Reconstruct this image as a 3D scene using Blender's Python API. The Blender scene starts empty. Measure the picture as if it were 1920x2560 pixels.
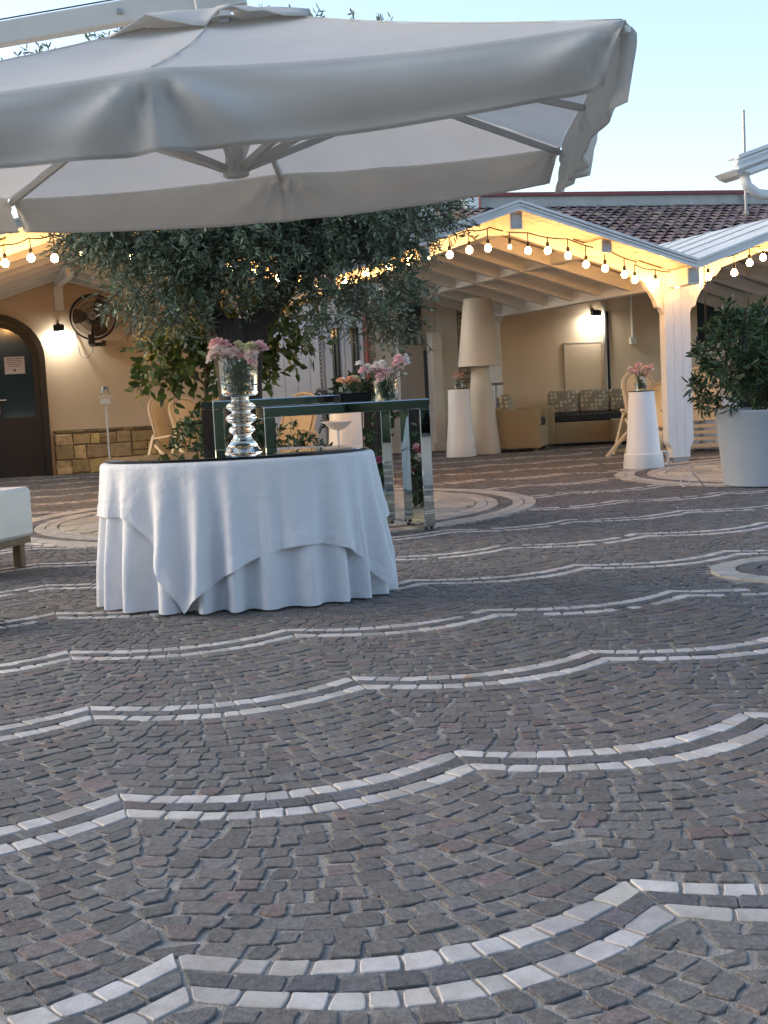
import bpy, bmesh, math, random
import numpy as np
from mathutils import Vector, Matrix, Quaternion, noise as mnoise

random.seed(7)
S = bpy.context.scene
COL = S.collection
PI = math.pi
R = math.radians

# ---------------------------------------------------------------- camera
CAM_H = 1.09
PITCH, ROLL, YAW = R(5.35), R(2.9), math.atan2(.27, .93)
F = Vector((math.cos(PITCH) * math.sin(YAW), math.cos(PITCH) * math.cos(YAW), -math.sin(PITCH)))
R0 = Vector((math.cos(YAW), -math.sin(YAW), 0))          # level direction to the viewer's right
U0 = R0.cross(F)
CR = math.cos(ROLL) * R0 - math.sin(ROLL) * U0
CU = math.sin(ROLL) * R0 + math.cos(ROLL) * U0
cam = bpy.data.cameras.new('camera')
cam.sensor_fit = 'HORIZONTAL'; cam.sensor_width = 36.0
cam.lens = 3400 / 1920 * 36
cam.clip_start = .05; cam.clip_end = 2000
camo = bpy.data.objects.new('camera', cam); COL.objects.link(camo)
m3 = Matrix((CR, CU, -F)).transposed()
camo.matrix_world = Matrix.Translation((0, 0, CAM_H)) @ m3.to_4x4()
S.camera = camo
F0 = Vector((math.sin(YAW), math.cos(YAW), 0))           # level direction away from the viewer

# ---------------------------------------------------------------- sky, sun, exposure
SUN_AZ, SUN_EL = R(-62), R(25)
w = bpy.data.worlds.new('World'); S.world = w; w.use_nodes = True
nt = w.node_tree
bg = nt.nodes['Background']
sky = nt.nodes.new('ShaderNodeTexSky'); sky.sky_type = 'NISHITA'; sky.sun_disc = False
sky.sun_elevation = SUN_EL; sky.sun_rotation = SUN_AZ
sky.altitude = 50; sky.air_density = 1.0; sky.dust_density = 2.0; sky.ozone_density = .8
nt.links.new(sky.outputs['Color'], bg.inputs['Color'])
bg.inputs['Strength'].default_value = .15
sun = bpy.data.lights.new('sun', 'SUN'); sun.energy = .06; sun.angle = R(40); sun.color = (1, .9, .8)
suno = bpy.data.objects.new('sun', sun); COL.objects.link(suno)
sd = Vector((math.sin(SUN_AZ) * math.cos(R(35)), math.cos(SUN_AZ) * math.cos(R(35)), math.sin(R(35))))
suno.rotation_euler = sd.to_track_quat('Z', 'Y').to_euler()
S.view_settings.view_transform = 'Standard'; S.view_settings.look = 'None'
S.view_settings.exposure = 1.25; S.view_settings.gamma = 1
S.view_settings.use_curve_mapping = False
S.cycles.max_bounces = 10; S.cycles.transparent_max_bounces = 16
S.cycles.sample_clamp_indirect = 6

# ---------------------------------------------------------------- materials
MATS = {}
def mat(name, col, rough=.6, metal=0., var=.0, vscale=8., bump=0., bscale=60., col2=None, spec=.5,
        trans=0., emit=None, estr=0., tint=False, isl=0., translucent=0., stretch=None, coat=0., ior=None, detail=5.):
    if name in MATS: return MATS[name]
    m = bpy.data.materials.new(name); m.use_nodes = True
    N = m.node_tree.nodes; L = m.node_tree.links
    b = N['Principled BSDF']; out = N['Material Output']
    b.inputs['Roughness'].default_value = rough; b.inputs['Metallic'].default_value = metal
    b.inputs['Specular IOR Level'].default_value = spec
    b.inputs['Transmission Weight'].default_value = trans
    b.inputs['Coat Weight'].default_value = coat
    if ior: b.inputs['IOR'].default_value = ior
    b.inputs['Base Color'].default_value = (*col, 1)
    cur = None
    geo = N.new('ShaderNodeNewGeometry')
    pos = geo.outputs['Position']
    if stretch:
        mp = N.new('ShaderNodeMapping'); mp.inputs['Scale'].default_value = stretch
        L.new(pos, mp.inputs['Vector']); pos = mp.outputs['Vector']
    if var or col2:
        nz = N.new('ShaderNodeTexNoise'); nz.inputs['Scale'].default_value = vscale; nz.inputs['Detail'].default_value = detail
        nz.inputs['Roughness'].default_value = .65
        L.new(pos, nz.inputs['Vector'])
        rp = N.new('ShaderNodeValToRGB'); rp.color_ramp.elements[0].position = .32; rp.color_ramp.elements[1].position = .68
        c2 = col2 if col2 else tuple(max(0, c * (1 + var)) for c in col)
        c1 = col if col2 else tuple(c * (1 - var) for c in col)
        rp.color_ramp.elements[0].color = (*c1, 1); rp.color_ramp.elements[1].color = (*c2, 1)
        L.new(nz.outputs['Fac'], rp.inputs['Fac']); cur = rp.outputs['Color']
    def mul(a, bsock, fac=1.):
        mx = N.new('ShaderNodeMix'); mx.data_type = 'RGBA'; mx.blend_type = 'MULTIPLY'; mx.inputs[0].default_value = fac
        if a is None: mx.inputs[6].default_value = (*col, 1)
        else: L.new(a, mx.inputs[6])
        L.new(bsock, mx.inputs[7]); return mx.outputs[2]
    if tint:
        at = N.new('ShaderNodeAttribute'); at.attribute_name = 'tint'
        cur = mul(cur, at.outputs['Color'])
    if isl:
        mr = N.new('ShaderNodeMapRange'); mr.inputs['To Min'].default_value = 1 - isl; mr.inputs['To Max'].default_value = 1 + isl
        L.new(geo.outputs['Random Per Island'], mr.inputs['Value'])
        cb = N.new('ShaderNodeCombineColor')
        for k in range(3): L.new(mr.outputs['Result'], cb.inputs[k])
        cur = mul(cur, cb.outputs['Color'])
    if cur is not None: L.new(cur, b.inputs['Base Color'])
    if bump:
        n2 = N.new('ShaderNodeTexNoise'); n2.inputs['Scale'].default_value = bscale; n2.inputs['Detail'].default_value = 4
        L.new(pos, n2.inputs['Vector'])
        bp = N.new('ShaderNodeBump'); bp.inputs['Strength'].default_value = bump; bp.inputs['Distance'].default_value = .02
        L.new(n2.outputs['Fac'], bp.inputs['Height']); L.new(bp.outputs['Normal'], b.inputs['Normal'])
    if emit:
        b.inputs['Emission Color'].default_value = (*emit, 1); b.inputs['Emission Strength'].default_value = estr
    if translucent:
        t = N.new('ShaderNodeBsdfTranslucent')
        if cur is not None: L.new(cur, t.inputs['Color'])
        else: t.inputs['Color'].default_value = (*col, 1)
        mx = N.new('ShaderNodeMixShader'); mx.inputs['Fac'].default_value = translucent
        L.new(b.outputs[0], mx.inputs[1]); L.new(t.outputs[0], mx.inputs[2]); L.new(mx.outputs[0], out.inputs['Surface'])
    MATS[name] = m
    return m

mat('mortar', (.30, .275, .24), .95, var=.3, vscale=14, bump=.5, bscale=180)
mat('porphyry', (.138, .129, .117), .85, var=.34, vscale=70, bump=.22, bscale=150, tint=True, spec=.35)
mat('marble', (.56, .535, .50), .6, col2=(.40, .375, .345), vscale=13, bump=.12, bscale=90, tint=True, spec=.4)
mat('slab_stone', (.40, .36, .30), .75, var=.2, vscale=16, bump=.35, bscale=70, tint=True)
mat('soil', (.05, .04, .03), .95, var=.3, vscale=30, bump=.8, bscale=60)
mat('wall_plaster', (.70, .51, .32), .85, var=.05, vscale=1.4, bump=.12, bscale=120)
mat('cream_plaster', (.66, .60, .50), .85, var=.05, vscale=1.6, bump=.12, bscale=120)
mat('wall_stone', (.52, .345, .16), .85, var=.25, vscale=9, bump=.6, bscale=35, tint=True)
mat('stone_joint', (.20, .14, .08), .95, var=.2, vscale=20)
mat('pale_stone', (.42, .38, .31), .85, var=.22, vscale=12, bump=.5, bscale=45, tint=True)
mat('white_wood', (.80, .76, .68), .55, var=.06, vscale=5, bump=.1, bscale=30, stretch=(6, 1, 6))
mat('white_wood_x', (.80, .76, .68), .55, var=.06, vscale=5, bump=.1, bscale=30, stretch=(1, 6, 6))
mat('white_paint', (.80, .80, .79), .45, var=.05, vscale=4)
mat('post_paint', (.72, .73, .74), .45, var=.04, vscale=6, bump=.12, bscale=14, stretch=(5, 5, .6))
mat('roof_sheet', (.60, .60, .57), .5, var=.12, vscale=2.5)
mat('gutter_metal', (.68, .69, .69), .4, var=.06, vscale=3)
mat('grey_metal', (.30, .30, .31), .4, metal=.6, var=.1, vscale=10)
mat('steel', (.55, .55, .56), .3, metal=1, var=.08, vscale=20)
mat('dark_metal', (.03, .03, .032), .45, metal=.3, var=.2, vscale=20)
mat('dark_wood', (.020, .011, .007), .4, var=.35, vscale=7, stretch=(8, 8, 1), bump=.1, bscale=40)
mat('door_glass', (.03, .045, .05), .08, spec=.8, var=.2, vscale=1.5)
mat('paper', (.62, .48, .42), .8, var=.05, vscale=10)
mat('print_ink', (.16, .10, .09), .8, var=.1)
mat('roof_tile', (.19, .135, .122), .8, var=.3, vscale=9, bump=.4, bscale=60, tint=True)
mat('concrete', (.42, .42, .40), .85, var=.16, vscale=2.2, bump=.2, bscale=40)
mat('red_metal', (.20, .04, .045), .5, var=.12, vscale=5)
mat('red_pipe', (.42, .13, .09), .5, var=.1, vscale=5)
mat('taupe_panel', (.33, .29, .24), .6, var=.05, vscale=3)
mat('fabric_white', (.76, .75, .72), .9, var=.035, vscale=3, bump=.25, bscale=420, translucent=.22, spec=.2)
mat('canopy_fabric', (.70, .68, .64), .85, var=.045, vscale=2.2, bump=.12, bscale=300, translucent=.38, spec=.2)
mat('linen', (.80, .80, .81), .9, var=.02, vscale=3, bump=.5, bscale=16, translucent=.12, spec=.2)
mat('parasol_frame', (.50, .48, .44), .4, metal=.2, var=.05, vscale=6)
mat('mirror', (.74, .80, .78), .015, metal=1, var=.03, vscale=2)
mat('mirror_edge', (.10, .24, .20), .1, metal=.3, var=.1, vscale=9)
mat('black_glass', (.012, .012, .014), .03, spec=1., var=.1)
mat('glass', (.97, 1, .985), 0., trans=1., ior=1.46)
mat('water', (.93, 1, .95), 0., trans=1., ior=1.33)
mat('white_plastic', (.76, .76, .75), .4, var=.04, vscale=3, bump=.06, bscale=30)
mat('pot_plastic', (.40, .45, .50), .4, var=.05, vscale=2, bump=.06, bscale=25)
mat('shade_plastic', (.60, .54, .44), .55, var=.03, vscale=3)
mat('rattan', (.50, .37, .20), .6, var=.2, vscale=60, bump=.9, bscale=90, stretch=(1, 1, 3))
mat('dark_cushion', (.02, .022, .02), .8, var=.3, vscale=20)
mat('leatherette', (.68, .68, .63), .42, var=.035, vscale=6, bump=.12, bscale=160)
mat('chair_wood', (.62, .50, .33), .5, var=.1, vscale=12, stretch=(3, 3, 1))
mat('chair_cloth', (.66, .52, .32), .85, var=.05, vscale=6)
mat('brown_wood', (.13, .085, .05), .5, var=.3, vscale=14)
mat('olive_bark', (.045, .037, .030), .95, var=.5, vscale=9, bump=1., bscale=26, stretch=(2.2, 2.2, .5))
mat('olive_leaf', (.095, .135, .075), .5, col2=(.19, .235, .165), vscale=2.6, isl=.55, translucent=.2)
mat('citrus_leaf', (.055, .095, .018), .38, col2=(.09, .14, .03), vscale=5, isl=.45, translucent=.22)
mat('shrub_leaf', (.030, .060, .024), .4, col2=(.05, .095, .032), vscale=5, isl=.5, translucent=.15)
mat('hedge_leaf', (.010, .022, .014), .8, col2=(.018, .034, .018), vscale=3, isl=.5)
mat('stem', (.06, .11, .04), .6, var=.2)
mat('petal_pink', (.82, .54, .55), .7, var=.14, vscale=30, isl=.16, translucent=.3)
mat('petal_blush', (.85, .70, .65), .7, var=.1, vscale=30, isl=.14, translucent=.3)
mat('petal_cream', (.72, .70, .46), .7, var=.1, vscale=30, isl=.14, translucent=.3)
mat('petal_white', (.82, .80, .76), .7, var=.06, vscale=30, isl=.1, translucent=.3)
mat('petal_peach', (.80, .46, .30), .7, var=.14, vscale=30, isl=.16, translucent=.3)
mat('petal_rose', (.60, .16, .24), .7, var=.14, vscale=30, isl=.16, translucent=.3)
mat('bulb_lit', (1, .8, .5), .3, emit=(1., .50, .16), estr=40)
mat('bulb_porch', (1, .8, .5), .3, emit=(1., .50, .16), estr=76)
mat('bulb_dim', (1, .8, .5), .3, emit=(1., .62, .25), estr=16)
mat('flood_lit', (1, 1, 1), .3, emit=(.93, .98, 1.), estr=110)
mat('interior_shade_paint', (.012, .009, .007), .9, var=.2)  # near-black colour stands in for the shade inside the right-hand opening
# a daisy-printed cushion cloth
def print_cloth():
    m = bpy.data.materials.new('daisy_cloth'); m.use_nodes = True
    N = m.node_tree.nodes; L = m.node_tree.links; b = N['Principled BSDF']; b.inputs['Roughness'].default_value = .9
    g = N.new('ShaderNodeNewGeometry'); v = N.new('ShaderNodeTexVoronoi'); v.inputs['Scale'].default_value = 15; v.inputs['Randomness'].default_value = .35
    L.new(g.outputs['Position'], v.inputs['Vector'])
    r = N.new('ShaderNodeValToRGB'); r.color_ramp.interpolation = 'CONSTANT'
    r.color_ramp.elements[0].color = (.26, .21, .13, 1); r.color_ramp.elements[1].position = .13; r.color_ramp.elements[1].color = (.62, .54, .38, 1)
    e = r.color_ramp.elements.new(.36); e.color = (.30, .25, .17, 1)
    L.new(v.outputs['Distance'], r.inputs['Fac']); L.new(r.outputs['Color'], b.inputs['Base Color'])
    MATS['daisy_cloth'] = m
print_cloth()

# ---------------------------------------------------------------- mesh helpers
class MB:
    def __init__(s): s.v = []; s.f = []; s.mi = []; s.t = []; s.m = 0
    def add(s, vs, fs, M=None):
        o = len(s.v)
        if M is not None: vs = [tuple(M @ Vector(p)) for p in vs]
        s.v += [tuple(p) for p in vs]; s.f += [tuple(i + o for i in q) for q in fs]; s.mi += [s.m] * len(fs)
        return s
    def box(s, x0, x1, y0, y1, z0, z1, M=None, bev=0.):
        if bev > 0:
            b = bev
            xs, ys, zs = (x0, x1), (y0, y1), (z0, z1)
            vs = []; idx = {}
            for i in (0, 1):
                for j in (0, 1):
                    for k in (0, 1):
                        sx, sy, sz = (1 if i == 0 else -1), (1 if j == 0 else -1), (1 if k == 0 else -1)
                        for a in range(3):
                            p = [xs[i], ys[j], zs[k]]
                            if a != 0: p[0] += sx * b
                            if a != 1: p[1] += sy * b
                            if a != 2: p[2] += sz * b
                            idx[i, j, k, a] = len(vs); vs.append(p)
            fs = []
            for i in (0, 1): fs.append([idx[i, j, k, 0] for j, k in ((0, 0), (0, 1), (1, 1), (1, 0))][::1 if i == 0 else -1])
            for j in (0, 1): fs.append([idx[i, j, k, 1] for i, k in ((0, 0), (1, 0), (1, 1), (0, 1))][::1 if j == 0 else -1])
            for k in (0, 1): fs.append([idx[i, j, k, 2] for i, j in ((0, 0), (0, 1), (1, 1), (1, 0))][::1 if k == 0 else -1])
            for j in (0, 1):
                for k in (0, 1): fs.append([idx[0, j, k, 1], idx[1, j, k, 1], idx[1, j, k, 2], idx[0, j, k, 2]])
            for i in (0, 1):
                for k in (0, 1): fs.append([idx[i, 0, k, 0], idx[i, 1, k, 0], idx[i, 1, k, 2], idx[i, 0, k, 2]])
            for i in (0, 1):
                for j in (0, 1): fs.append([idx[i, j, 0, 0], idx[i, j, 1, 0], idx[i, j, 1, 1], idx[i, j, 0, 1]])
            for i in (0, 1):
                for j in (0, 1):
                    for k in (0, 1): fs.append([idx[i, j, k, 0], idx[i, j, k, 1], idx[i, j, k, 2]])
            return s.add(vs, fs, M)
        vs = [(x0, y0, z0), (x1, y0, z0), (x1, y1, z0), (x0, y1, z0), (x0, y0, z1), (x1, y0, z1), (x1, y1, z1), (x0, y1, z1)]
        return s.add(vs, [(0, 3, 2, 1), (4, 5, 6, 7), (0, 1, 5, 4), (1, 2, 6, 5), (2, 3, 7, 6), (3, 0, 4, 7)], M)
    def bar(s, a, b, wd, ht, up=(0, 0, 1), bev=0.):
        a, b = Vector(a), Vector(b); d = b - a; l = d.length; x = d / l
        y = Vector(up).cross(x)
        if y.length < 1e-5: y = Vector((0, 1, 0)).cross(x)
        y.normalize(); z = x.cross(y)
        M = Matrix.Translation(a) @ Matrix((x, y, z)).transposed().to_4x4()
        return s.box(0, l, -wd / 2, wd / 2, -ht / 2, ht / 2, M, bev)
    def tube(s, pts, r, n=8, cap=True):
        pts = [Vector(p) for p in pts]; rs = r if isinstance(r, (list, tuple)) else [r] * len(pts)
        o = len(s.v); fr = None; vs = []
        for i, p in enumerate(pts):
            t = (pts[min(i + 1, len(pts) - 1)] - pts[max(i - 1, 0)])
            t = t.normalized() if t.length > 1e-9 else Vector((0, 0, 1))
            if fr is None:
                fr = t.orthogonal().normalized()
            else:
                fr = (fr - t * fr.dot(t)); fr = fr.normalized() if fr.length > 1e-6 else t.orthogonal().normalized()
            b = t.cross(fr)
            for k in range(n):
                a = 2 * PI * k / n
                vs.append(p + (fr * math.cos(a) + b * math.sin(a)) * rs[i])
        fs = []
        for i in range(len(pts) - 1):
            for k in range(n):
                fs.append((i * n + k, i * n + (k + 1) % n, (i + 1) * n + (k + 1) % n, (i + 1) * n + k))
        if cap:
            fs.append(tuple(range(n))[::-1]); fs.append(tuple((len(pts) - 1) * n + k for k in range(n)))
        return s.add(vs, fs)
    def lathe(s, prof, n=32, c=(0, 0, 0), sx=1., sy=1., cap0=True, cap1=True, M=None):
        vs = []; fs = []
        for (r, z) in prof:
            for k in range(n):
                a = 2 * PI * k / n
                vs.append((c[0] + r * sx * math.cos(a), c[1] + r * sy * math.sin(a), c[2] + z))
        for i in range(len(prof) - 1):
            for k in range(n):
                fs.append((i * n + k, i * n + (k + 1) % n, (i + 1) * n + (k + 1) % n, (i + 1) * n + k))
        if cap0: fs.append(tuple(range(n))[::-1])
        if cap1: fs.append(tuple((len(prof) - 1) * n + k for k in range(n)))
        return s.add(vs, fs, M)
    def prism(s, poly, d, M=None):
        """poly in the xz plane, extruded from y=0 to y=d"""
        n = len(poly)
        vs = [(p[0], 0, p[1]) for p in poly] + [(p[0], d, p[1]) for p in poly]
        fs = [tuple(range(n)), tuple(range(n, 2 * n))[::-1]]
        for i in range(n): fs.append((i, i + n, (i + 1) % n + n, (i + 1) % n))
        return s.add(vs, fs, M)
    def build(s, name, mats, parent=None, smooth=False, ang=None, tint=None):
        me = bpy.data.meshes.new(name)
        me.from_pydata(s.v, [], s.f)
        for m in (mats if isinstance(mats, (list, tuple)) else [mats]): me.materials.append(MATS[m])
        if any(s.mi): me.polygons.foreach_set('material_index', s.mi)
        if smooth: me.polygons.foreach_set('use_smooth', [True] * len(me.polygons))
        bm = bmesh.new(); bm.from_mesh(me); bmesh.ops.recalc_face_normals(bm, faces=bm.faces); bm.to_mesh(me); bm.free()
        if smooth and ang:
            try: me.set_sharp_from_angle(angle=R(ang))
            except Exception: pass
        if tint is not None: set_tint(me, tint)
        me.update()
        o = bpy.data.objects.new(name, me); COL.objects.link(o)
        if parent: o.parent = parent
        return o
def set_tint(me, t):
    a = me.color_attributes.new('tint', 'FLOAT_COLOR', 'POINT')
    n = len(me.vertices)
    arr = np.ones((n, 4), dtype=np.float32)
    arr[:, :3] = np.asarray(t, dtype=np.float32)
    a.data.foreach_set('color', arr.ravel())
def raw(name, v, f, mname, parent=None, smooth=False, tint=None):
    me = bpy.data.meshes.new(name); me.from_pydata([tuple(p) for p in v], [], f); me.materials.append(MATS[mname])
    if smooth: me.polygons.foreach_set('use_smooth', [True] * len(me.polygons))
    if tint is not None: set_tint(me, tint)
    me.update(); o = bpy.data.objects.new(name, me); COL.objects.link(o)
    if parent: o.parent = parent
    return o
def thing(name, label, cat, loc=(0, 0, 0), rz=0., group=None):
    o = bpy.data.objects.new(name, None); COL.objects.link(o); o.empty_display_size = .1
    o.location = loc; o.rotation_euler = (0, 0, rz); o['label'] = label; o['category'] = cat
    if group: o['group'] = group
    return o
def tag(o, label, cat, group=None):
    o['label'] = label; o['category'] = cat
    if group: o['group'] = group
    return o
def copy_tree(o, parent=None):
    c = o.copy(); COL.objects.link(c); c.parent = parent
    for ch in list(o.children): copy_tree(ch, c)
    return c
def vis(x, y, mx=1.0):
    """is a ground point near what the camera (or one a step aside) sees?"""
    d = x * F0.x + y * F0.y; r = x * R0.x + y * R0.y
    return d > 1.6 and abs(r) < d * .30 + mx

# ---------------------------------------------------------------- ground and paving
gnd = MB().add([(-300, -300, 0), (300, -300, 0), (300, 300, 0), (-300, 300, 0)], [(0, 1, 2, 3)]).build('ground', 'mortar')
gnd['kind'] = 'structure'; gnd['label'] = 'grey porphyry cobble courtyard with wavy double lines of white marble'
MED = [(2.38, 11.85, 2.36), (8.35, 12.15, 2.2)]
RING = (4.12, 6.24, .50)
CW, CH, X0, Y0, SAG, NR = .969, 1.144, .284, 2.6, .185, 15
PR = CH / NR
rng = random.Random(3)
def arc(x):
    t = ((x - X0) / CW) % 1.0
    return -SAG * (1 - (2 * t - 1) ** 2), SAG * 4 * (2 * t - 1) / CW, t
def stone_geo(corn, top, lod, jit, rg, inset, chm=.12):
    """corn: 4 corners ccw -> verts, faces of a slightly domed sett"""
    cx = sum(c[0] for c in corn) / 4; cy = sum(c[1] for c in corn) / 4
    P = []
    for (x, y) in corn:
        dx, dy = cx - x, cy - y; l = math.hypot(dx, dy) or 1
        P.append((x + dx / l * inset * 1.3 + rg.uniform(-jit, jit), y + dy / l * inset * 1.3 + rg.uniform(-jit, jit)))
    if lod == 0:
        Q = []
        for i in range(4):
            p0, p, p1 = P[i - 1], P[i], P[(i + 1) % 4]
            ch = rg.uniform(chm * .5, chm * 1.3)
            Q.append((p[0] + (p0[0] - p[0]) * ch, p[1] + (p0[1] - p[1]) * ch))
            ch = rg.uniform(chm * .5, chm * 1.3)
            Q.append((p[0] + (p1[0] - p[0]) * ch, p[1] + (p1[1] - p[1]) * ch))
            if i % 2 == 0 or True:
                p2 = P[(i + 1) % 4]
                md = ((p[0] + p2[0]) / 2, (p[1] + p2[1]) / 2)
                Q.append((md[0] + rg.uniform(-jit, jit) * .6, md[1] + rg.uniform(-jit, jit) * .6))
        P = Q
    n = len(P); tx, ty = rg.uniform(-.022, .022), rg.uniform(-.022, .022)
    tz = lambda x, y: top + (x - cx) * tx + (y - cy) * ty
    bev = rg.uniform(.0015, .0035)
    V = [(x, y, -.012) for x, y in P] + [(x, y, tz(x, y) - .0018) for x, y in P]
    k = []
    for x, y in P:
        dx, dy = cx - x, cy - y; l = math.hypot(dx, dy) or 1
        k.append((x + dx / l * bev, y + dy / l * bev))
    V += [(x, y, tz(x, y)) for x, y in k]
    Fc = []
    for i in range(n):
        j = (i + 1) % n
        Fc.append((i, j, n + j, n + i)); Fc.append((n + i, n + j, 2 * n + j, 2 * n + i))
    Fc.append(tuple(range(2 * n, 3 * n)))
    return V, Fc
def tint_stone(rg, x, y):
    g = rg.uniform(.82, 1.18)
    big = mnoise.noise(Vector((x * .55, y * .4, 3.1)))
    red = max(0, mnoise.noise(Vector((x * .9 + 9, y * .7, 1.)))) * .10 + (rg.uniform(.05, .22) if rg.random() < .10 else 0)
    blue = .07 if rg.random() < .25 else 0
    g *= 1 + .14 * big
    return (g * (1 + red), g * (1 - .05 * red), g * (1 - .1 * red + blue))
setts, whites = [], []
def tri(x):
    t = ((x - X0) / CW) % 1.0
    return t
def curve(x, ytop):
    t = tri(x); return ytop - SAG * (1 - (2 * t - 1) ** 2)
def edge(x, ytop, up):
    """a point on the lower or upper curve of a course; joints stand square to the curve"""
    t = tri(x); s = SAG * 4 * (2 * t - 1) / CW * (1 - abs(2 * t - 1) ** 10)
    if up:
        d = PR / (1 + s * s); x = x - s * d; return (x, curve(x, ytop))
    return (x, curve(x, ytop) - PR)
XA, XB = X0 - 3 * CW, X0 + 13 * CW
for j in range(0, 19):
    for k in range(NR):
        ytop = Y0 + (j - 1) * CH + (k + 1) * PR                      # upper curve of this course at a cusp
        kind = {NR - 1: 'w', NR - 2: 'g', NR - 3: 'w'}.get(k, 'c')
        if ytop > 20.5: continue
        cuts = []
        if kind == 'c':
            x = XA - rng.uniform(0, .08)
            while x < XB:
                cuts.append(x); t = tri(x); sl_ = SAG * 4 * abs(2 * t - 1) / CW
                x += rng.choice((rng.uniform(.056, .080), rng.uniform(.070, .100))) / math.sqrt(1 + sl_ * sl_ * .8)
        else:
            for i in range(-3, 13):
                n = rng.choice((12, 13, 13)); ws = [rng.uniform(.74, 1.26) for _ in range(n)]; sw = sum(ws); c = 0
                for q in ws: cuts.append(X0 + i * CW + c / sw * CW); c += q
        for q in range(len(cuts) - 1):
            xa, xb = cuts[q], cuts[q + 1]
            if not vis((xa + xb) / 2, ytop - .08, 1.3): continue
            ga, gb = (rng.uniform(.0, .006), rng.uniform(.0, .006)) if kind == 'c' else (.001, .001)
            c4 = [edge(xa + ga, ytop, 0), edge(xb - gb, ytop, 0), edge(xb - gb, ytop, 1), edge(xa + ga, ytop, 1)]
            cx = sum(c[0] for c in c4) / 4; cy = sum(c[1] for c in c4) / 4
            if cy < 1.7 or not vis(cx, cy): continue
            if any((cx - a) ** 2 + (cy - b) ** 2 < (r + .03) ** 2 for a, b, r in MED): continue
            if (cx - RING[0]) ** 2 + (cy - RING[1]) ** 2 < (RING[2] + .03) ** 2: continue
            kd = 'c' if (kind == 'w' and cy > 5 and rng.random() < .06) else kind
            lod = 0 if cy < 8.5 else 1
            if kd == 'w':
                g = rng.choice((rng.uniform(.70, .9), rng.uniform(.9, 1.12), rng.uniform(.95, 1.1)))
                tn = (g, g * rng.uniform(.97, 1.0), g * rng.uniform(.93, 1.02))
                if rng.random() < .05: tn = (g * .95, g * .89, g * .83)
                V, Fc = stone_geo(c4, .0045 + rng.uniform(-.001, .001), lod, .0038, rng, rng.uniform(.002, .0042), rng.choice((.03, .06, .11)))
                whites.append((cy, V, Fc, tn))
            else:
                V, Fc = stone_geo(c4, .0050 + rng.uniform(-.0022, .0022), lod, .0072 if kd == 'c' else .0032, rng, rng.uniform(.001, .005) if kd == 'c' else .003, rng.choice((.05, .1, .17)) if kd == 'c' else .06)
                tn = tint_stone(rng, cx, cy)
                if kd == 'g': tn = (tn[0] * .82, tn[1] * .86, tn[2] * .92)
                setts.append((cy, V, Fc, tn))
def emit_pieces(lst, single, many, mname, parent, nmax=300):
    lst.sort(key=lambda e: e[0])
    V, Fc, T = [], [], []
    for n, (cy, v, f, tn) in enumerate(lst):
        if n < nmax:
            raw(single, v, f, mname, parent, tint=tn)
        else:
            o = len(V); V += v; Fc += [tuple(i + o for i in q) for q in f]; T += [tn] * len(v)
    if V:
        o = raw(many, V, Fc, mname, parent, tint=np.array(T)); o['kind'] = 'stuff'
def first_in_view(lst):
    out = []
    for e in lst:
        x = sum(p[0] for p in e[1]) / len(e[1]); y = sum(p[1] for p in e[1]) / len(e[1])
        d = x * F0.x + y * F0.y; r = x * R0.x + y * R0.y
        seen = abs(r) < d * .27 and d > 2.2
        out.append((e[0] + (0 if seen else 50), e[1], e[2], e[3]))
    return out
emit_pieces(first_in_view(setts), 'cobble', 'cobbles', 'porphyry', gnd)
emit_pieces(first_in_view(whites), 'marble_block', 'marble_blocks', 'marble', gnd)

# round medallions: rings of setts round crazy paving
def clip(poly, px, py, nx, ny):
    out = []
    for i in range(len(poly)):
        a, b = poly[i], poly[(i + 1) % len(poly)]
        da = (a[0] - px) * nx + (a[1] - py) * ny; db = (b[0] - px) * nx + (b[1] - py) * ny
        if da <= 0: out.append(a)
        if (da < 0 < db) or (db < 0 < da):
            t = da / (da - db); out.append((a[0] + (b[0] - a[0]) * t, a[1] + (b[1] - a[1]) * t))
    return out
def slab_from(poly, top, inset, rg):
    cx = sum(p[0] for p in poly) / len(poly); cy = sum(p[1] for p in poly) / len(poly)
    def sh(d):
        o = []
        for x, y in poly:
            l = math.hypot(cx - x, cy - y) or 1; o.append((x + (cx - x) / l * d, y + (cy - y) / l * d))
        return o
    a, b = sh(inset), sh(inset + .008); n = len(poly)
    V = [(x, y, -.01) for x, y in a] + [(x, y, top - .005) for x, y in a] + [(x, y, top) for x, y in b]
    Fc = []
    for i in range(n):
        j = (i + 1) % n; Fc += [(i, j, n + j, n + i), (n + i, n + j, 2 * n + j, 2 * n + i)]
    Fc.append(tuple(range(2 * n, 3 * n)))
    return V, Fc
slabs, ringst = [], []
def ring(cx, cy, r0, r1, length, mk, lst, tintf):
    n = max(8, int(2 * PI * (r0 + r1) / 2 / length)); a = 0
    ws = [rng.uniform(.8, 1.2) for _ in range(n)]; sw = sum(ws)
    for q in ws:
        b = a + q / sw * 2 * PI
        c4 = [(cx + r0 * math.cos(a), cy + r0 * math.sin(a)), (cx + r1 * math.cos(a), cy + r1 * math.sin(a)),
              (cx + r1 * math.cos(b), cy + r1 * math.sin(b)), (cx + r0 * math.cos(b), cy + r0 * math.sin(b))]
        mx, my = sum(c[0] for c in c4) / 4, sum(c[1] for c in c4) / 4
        if vis(mx, my):
            V, Fc = stone_geo(c4, .014, 1, .003, rng, .004); lst.append((my, V, Fc, tintf()))
        a = b
def tw():
    g = rng.uniform(.7, .95); return (g, g * .97, g * .9)
def tg():
    g = rng.uniform(.7, 1.2); return (g, g, g * 1.03)
gset = []
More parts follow.
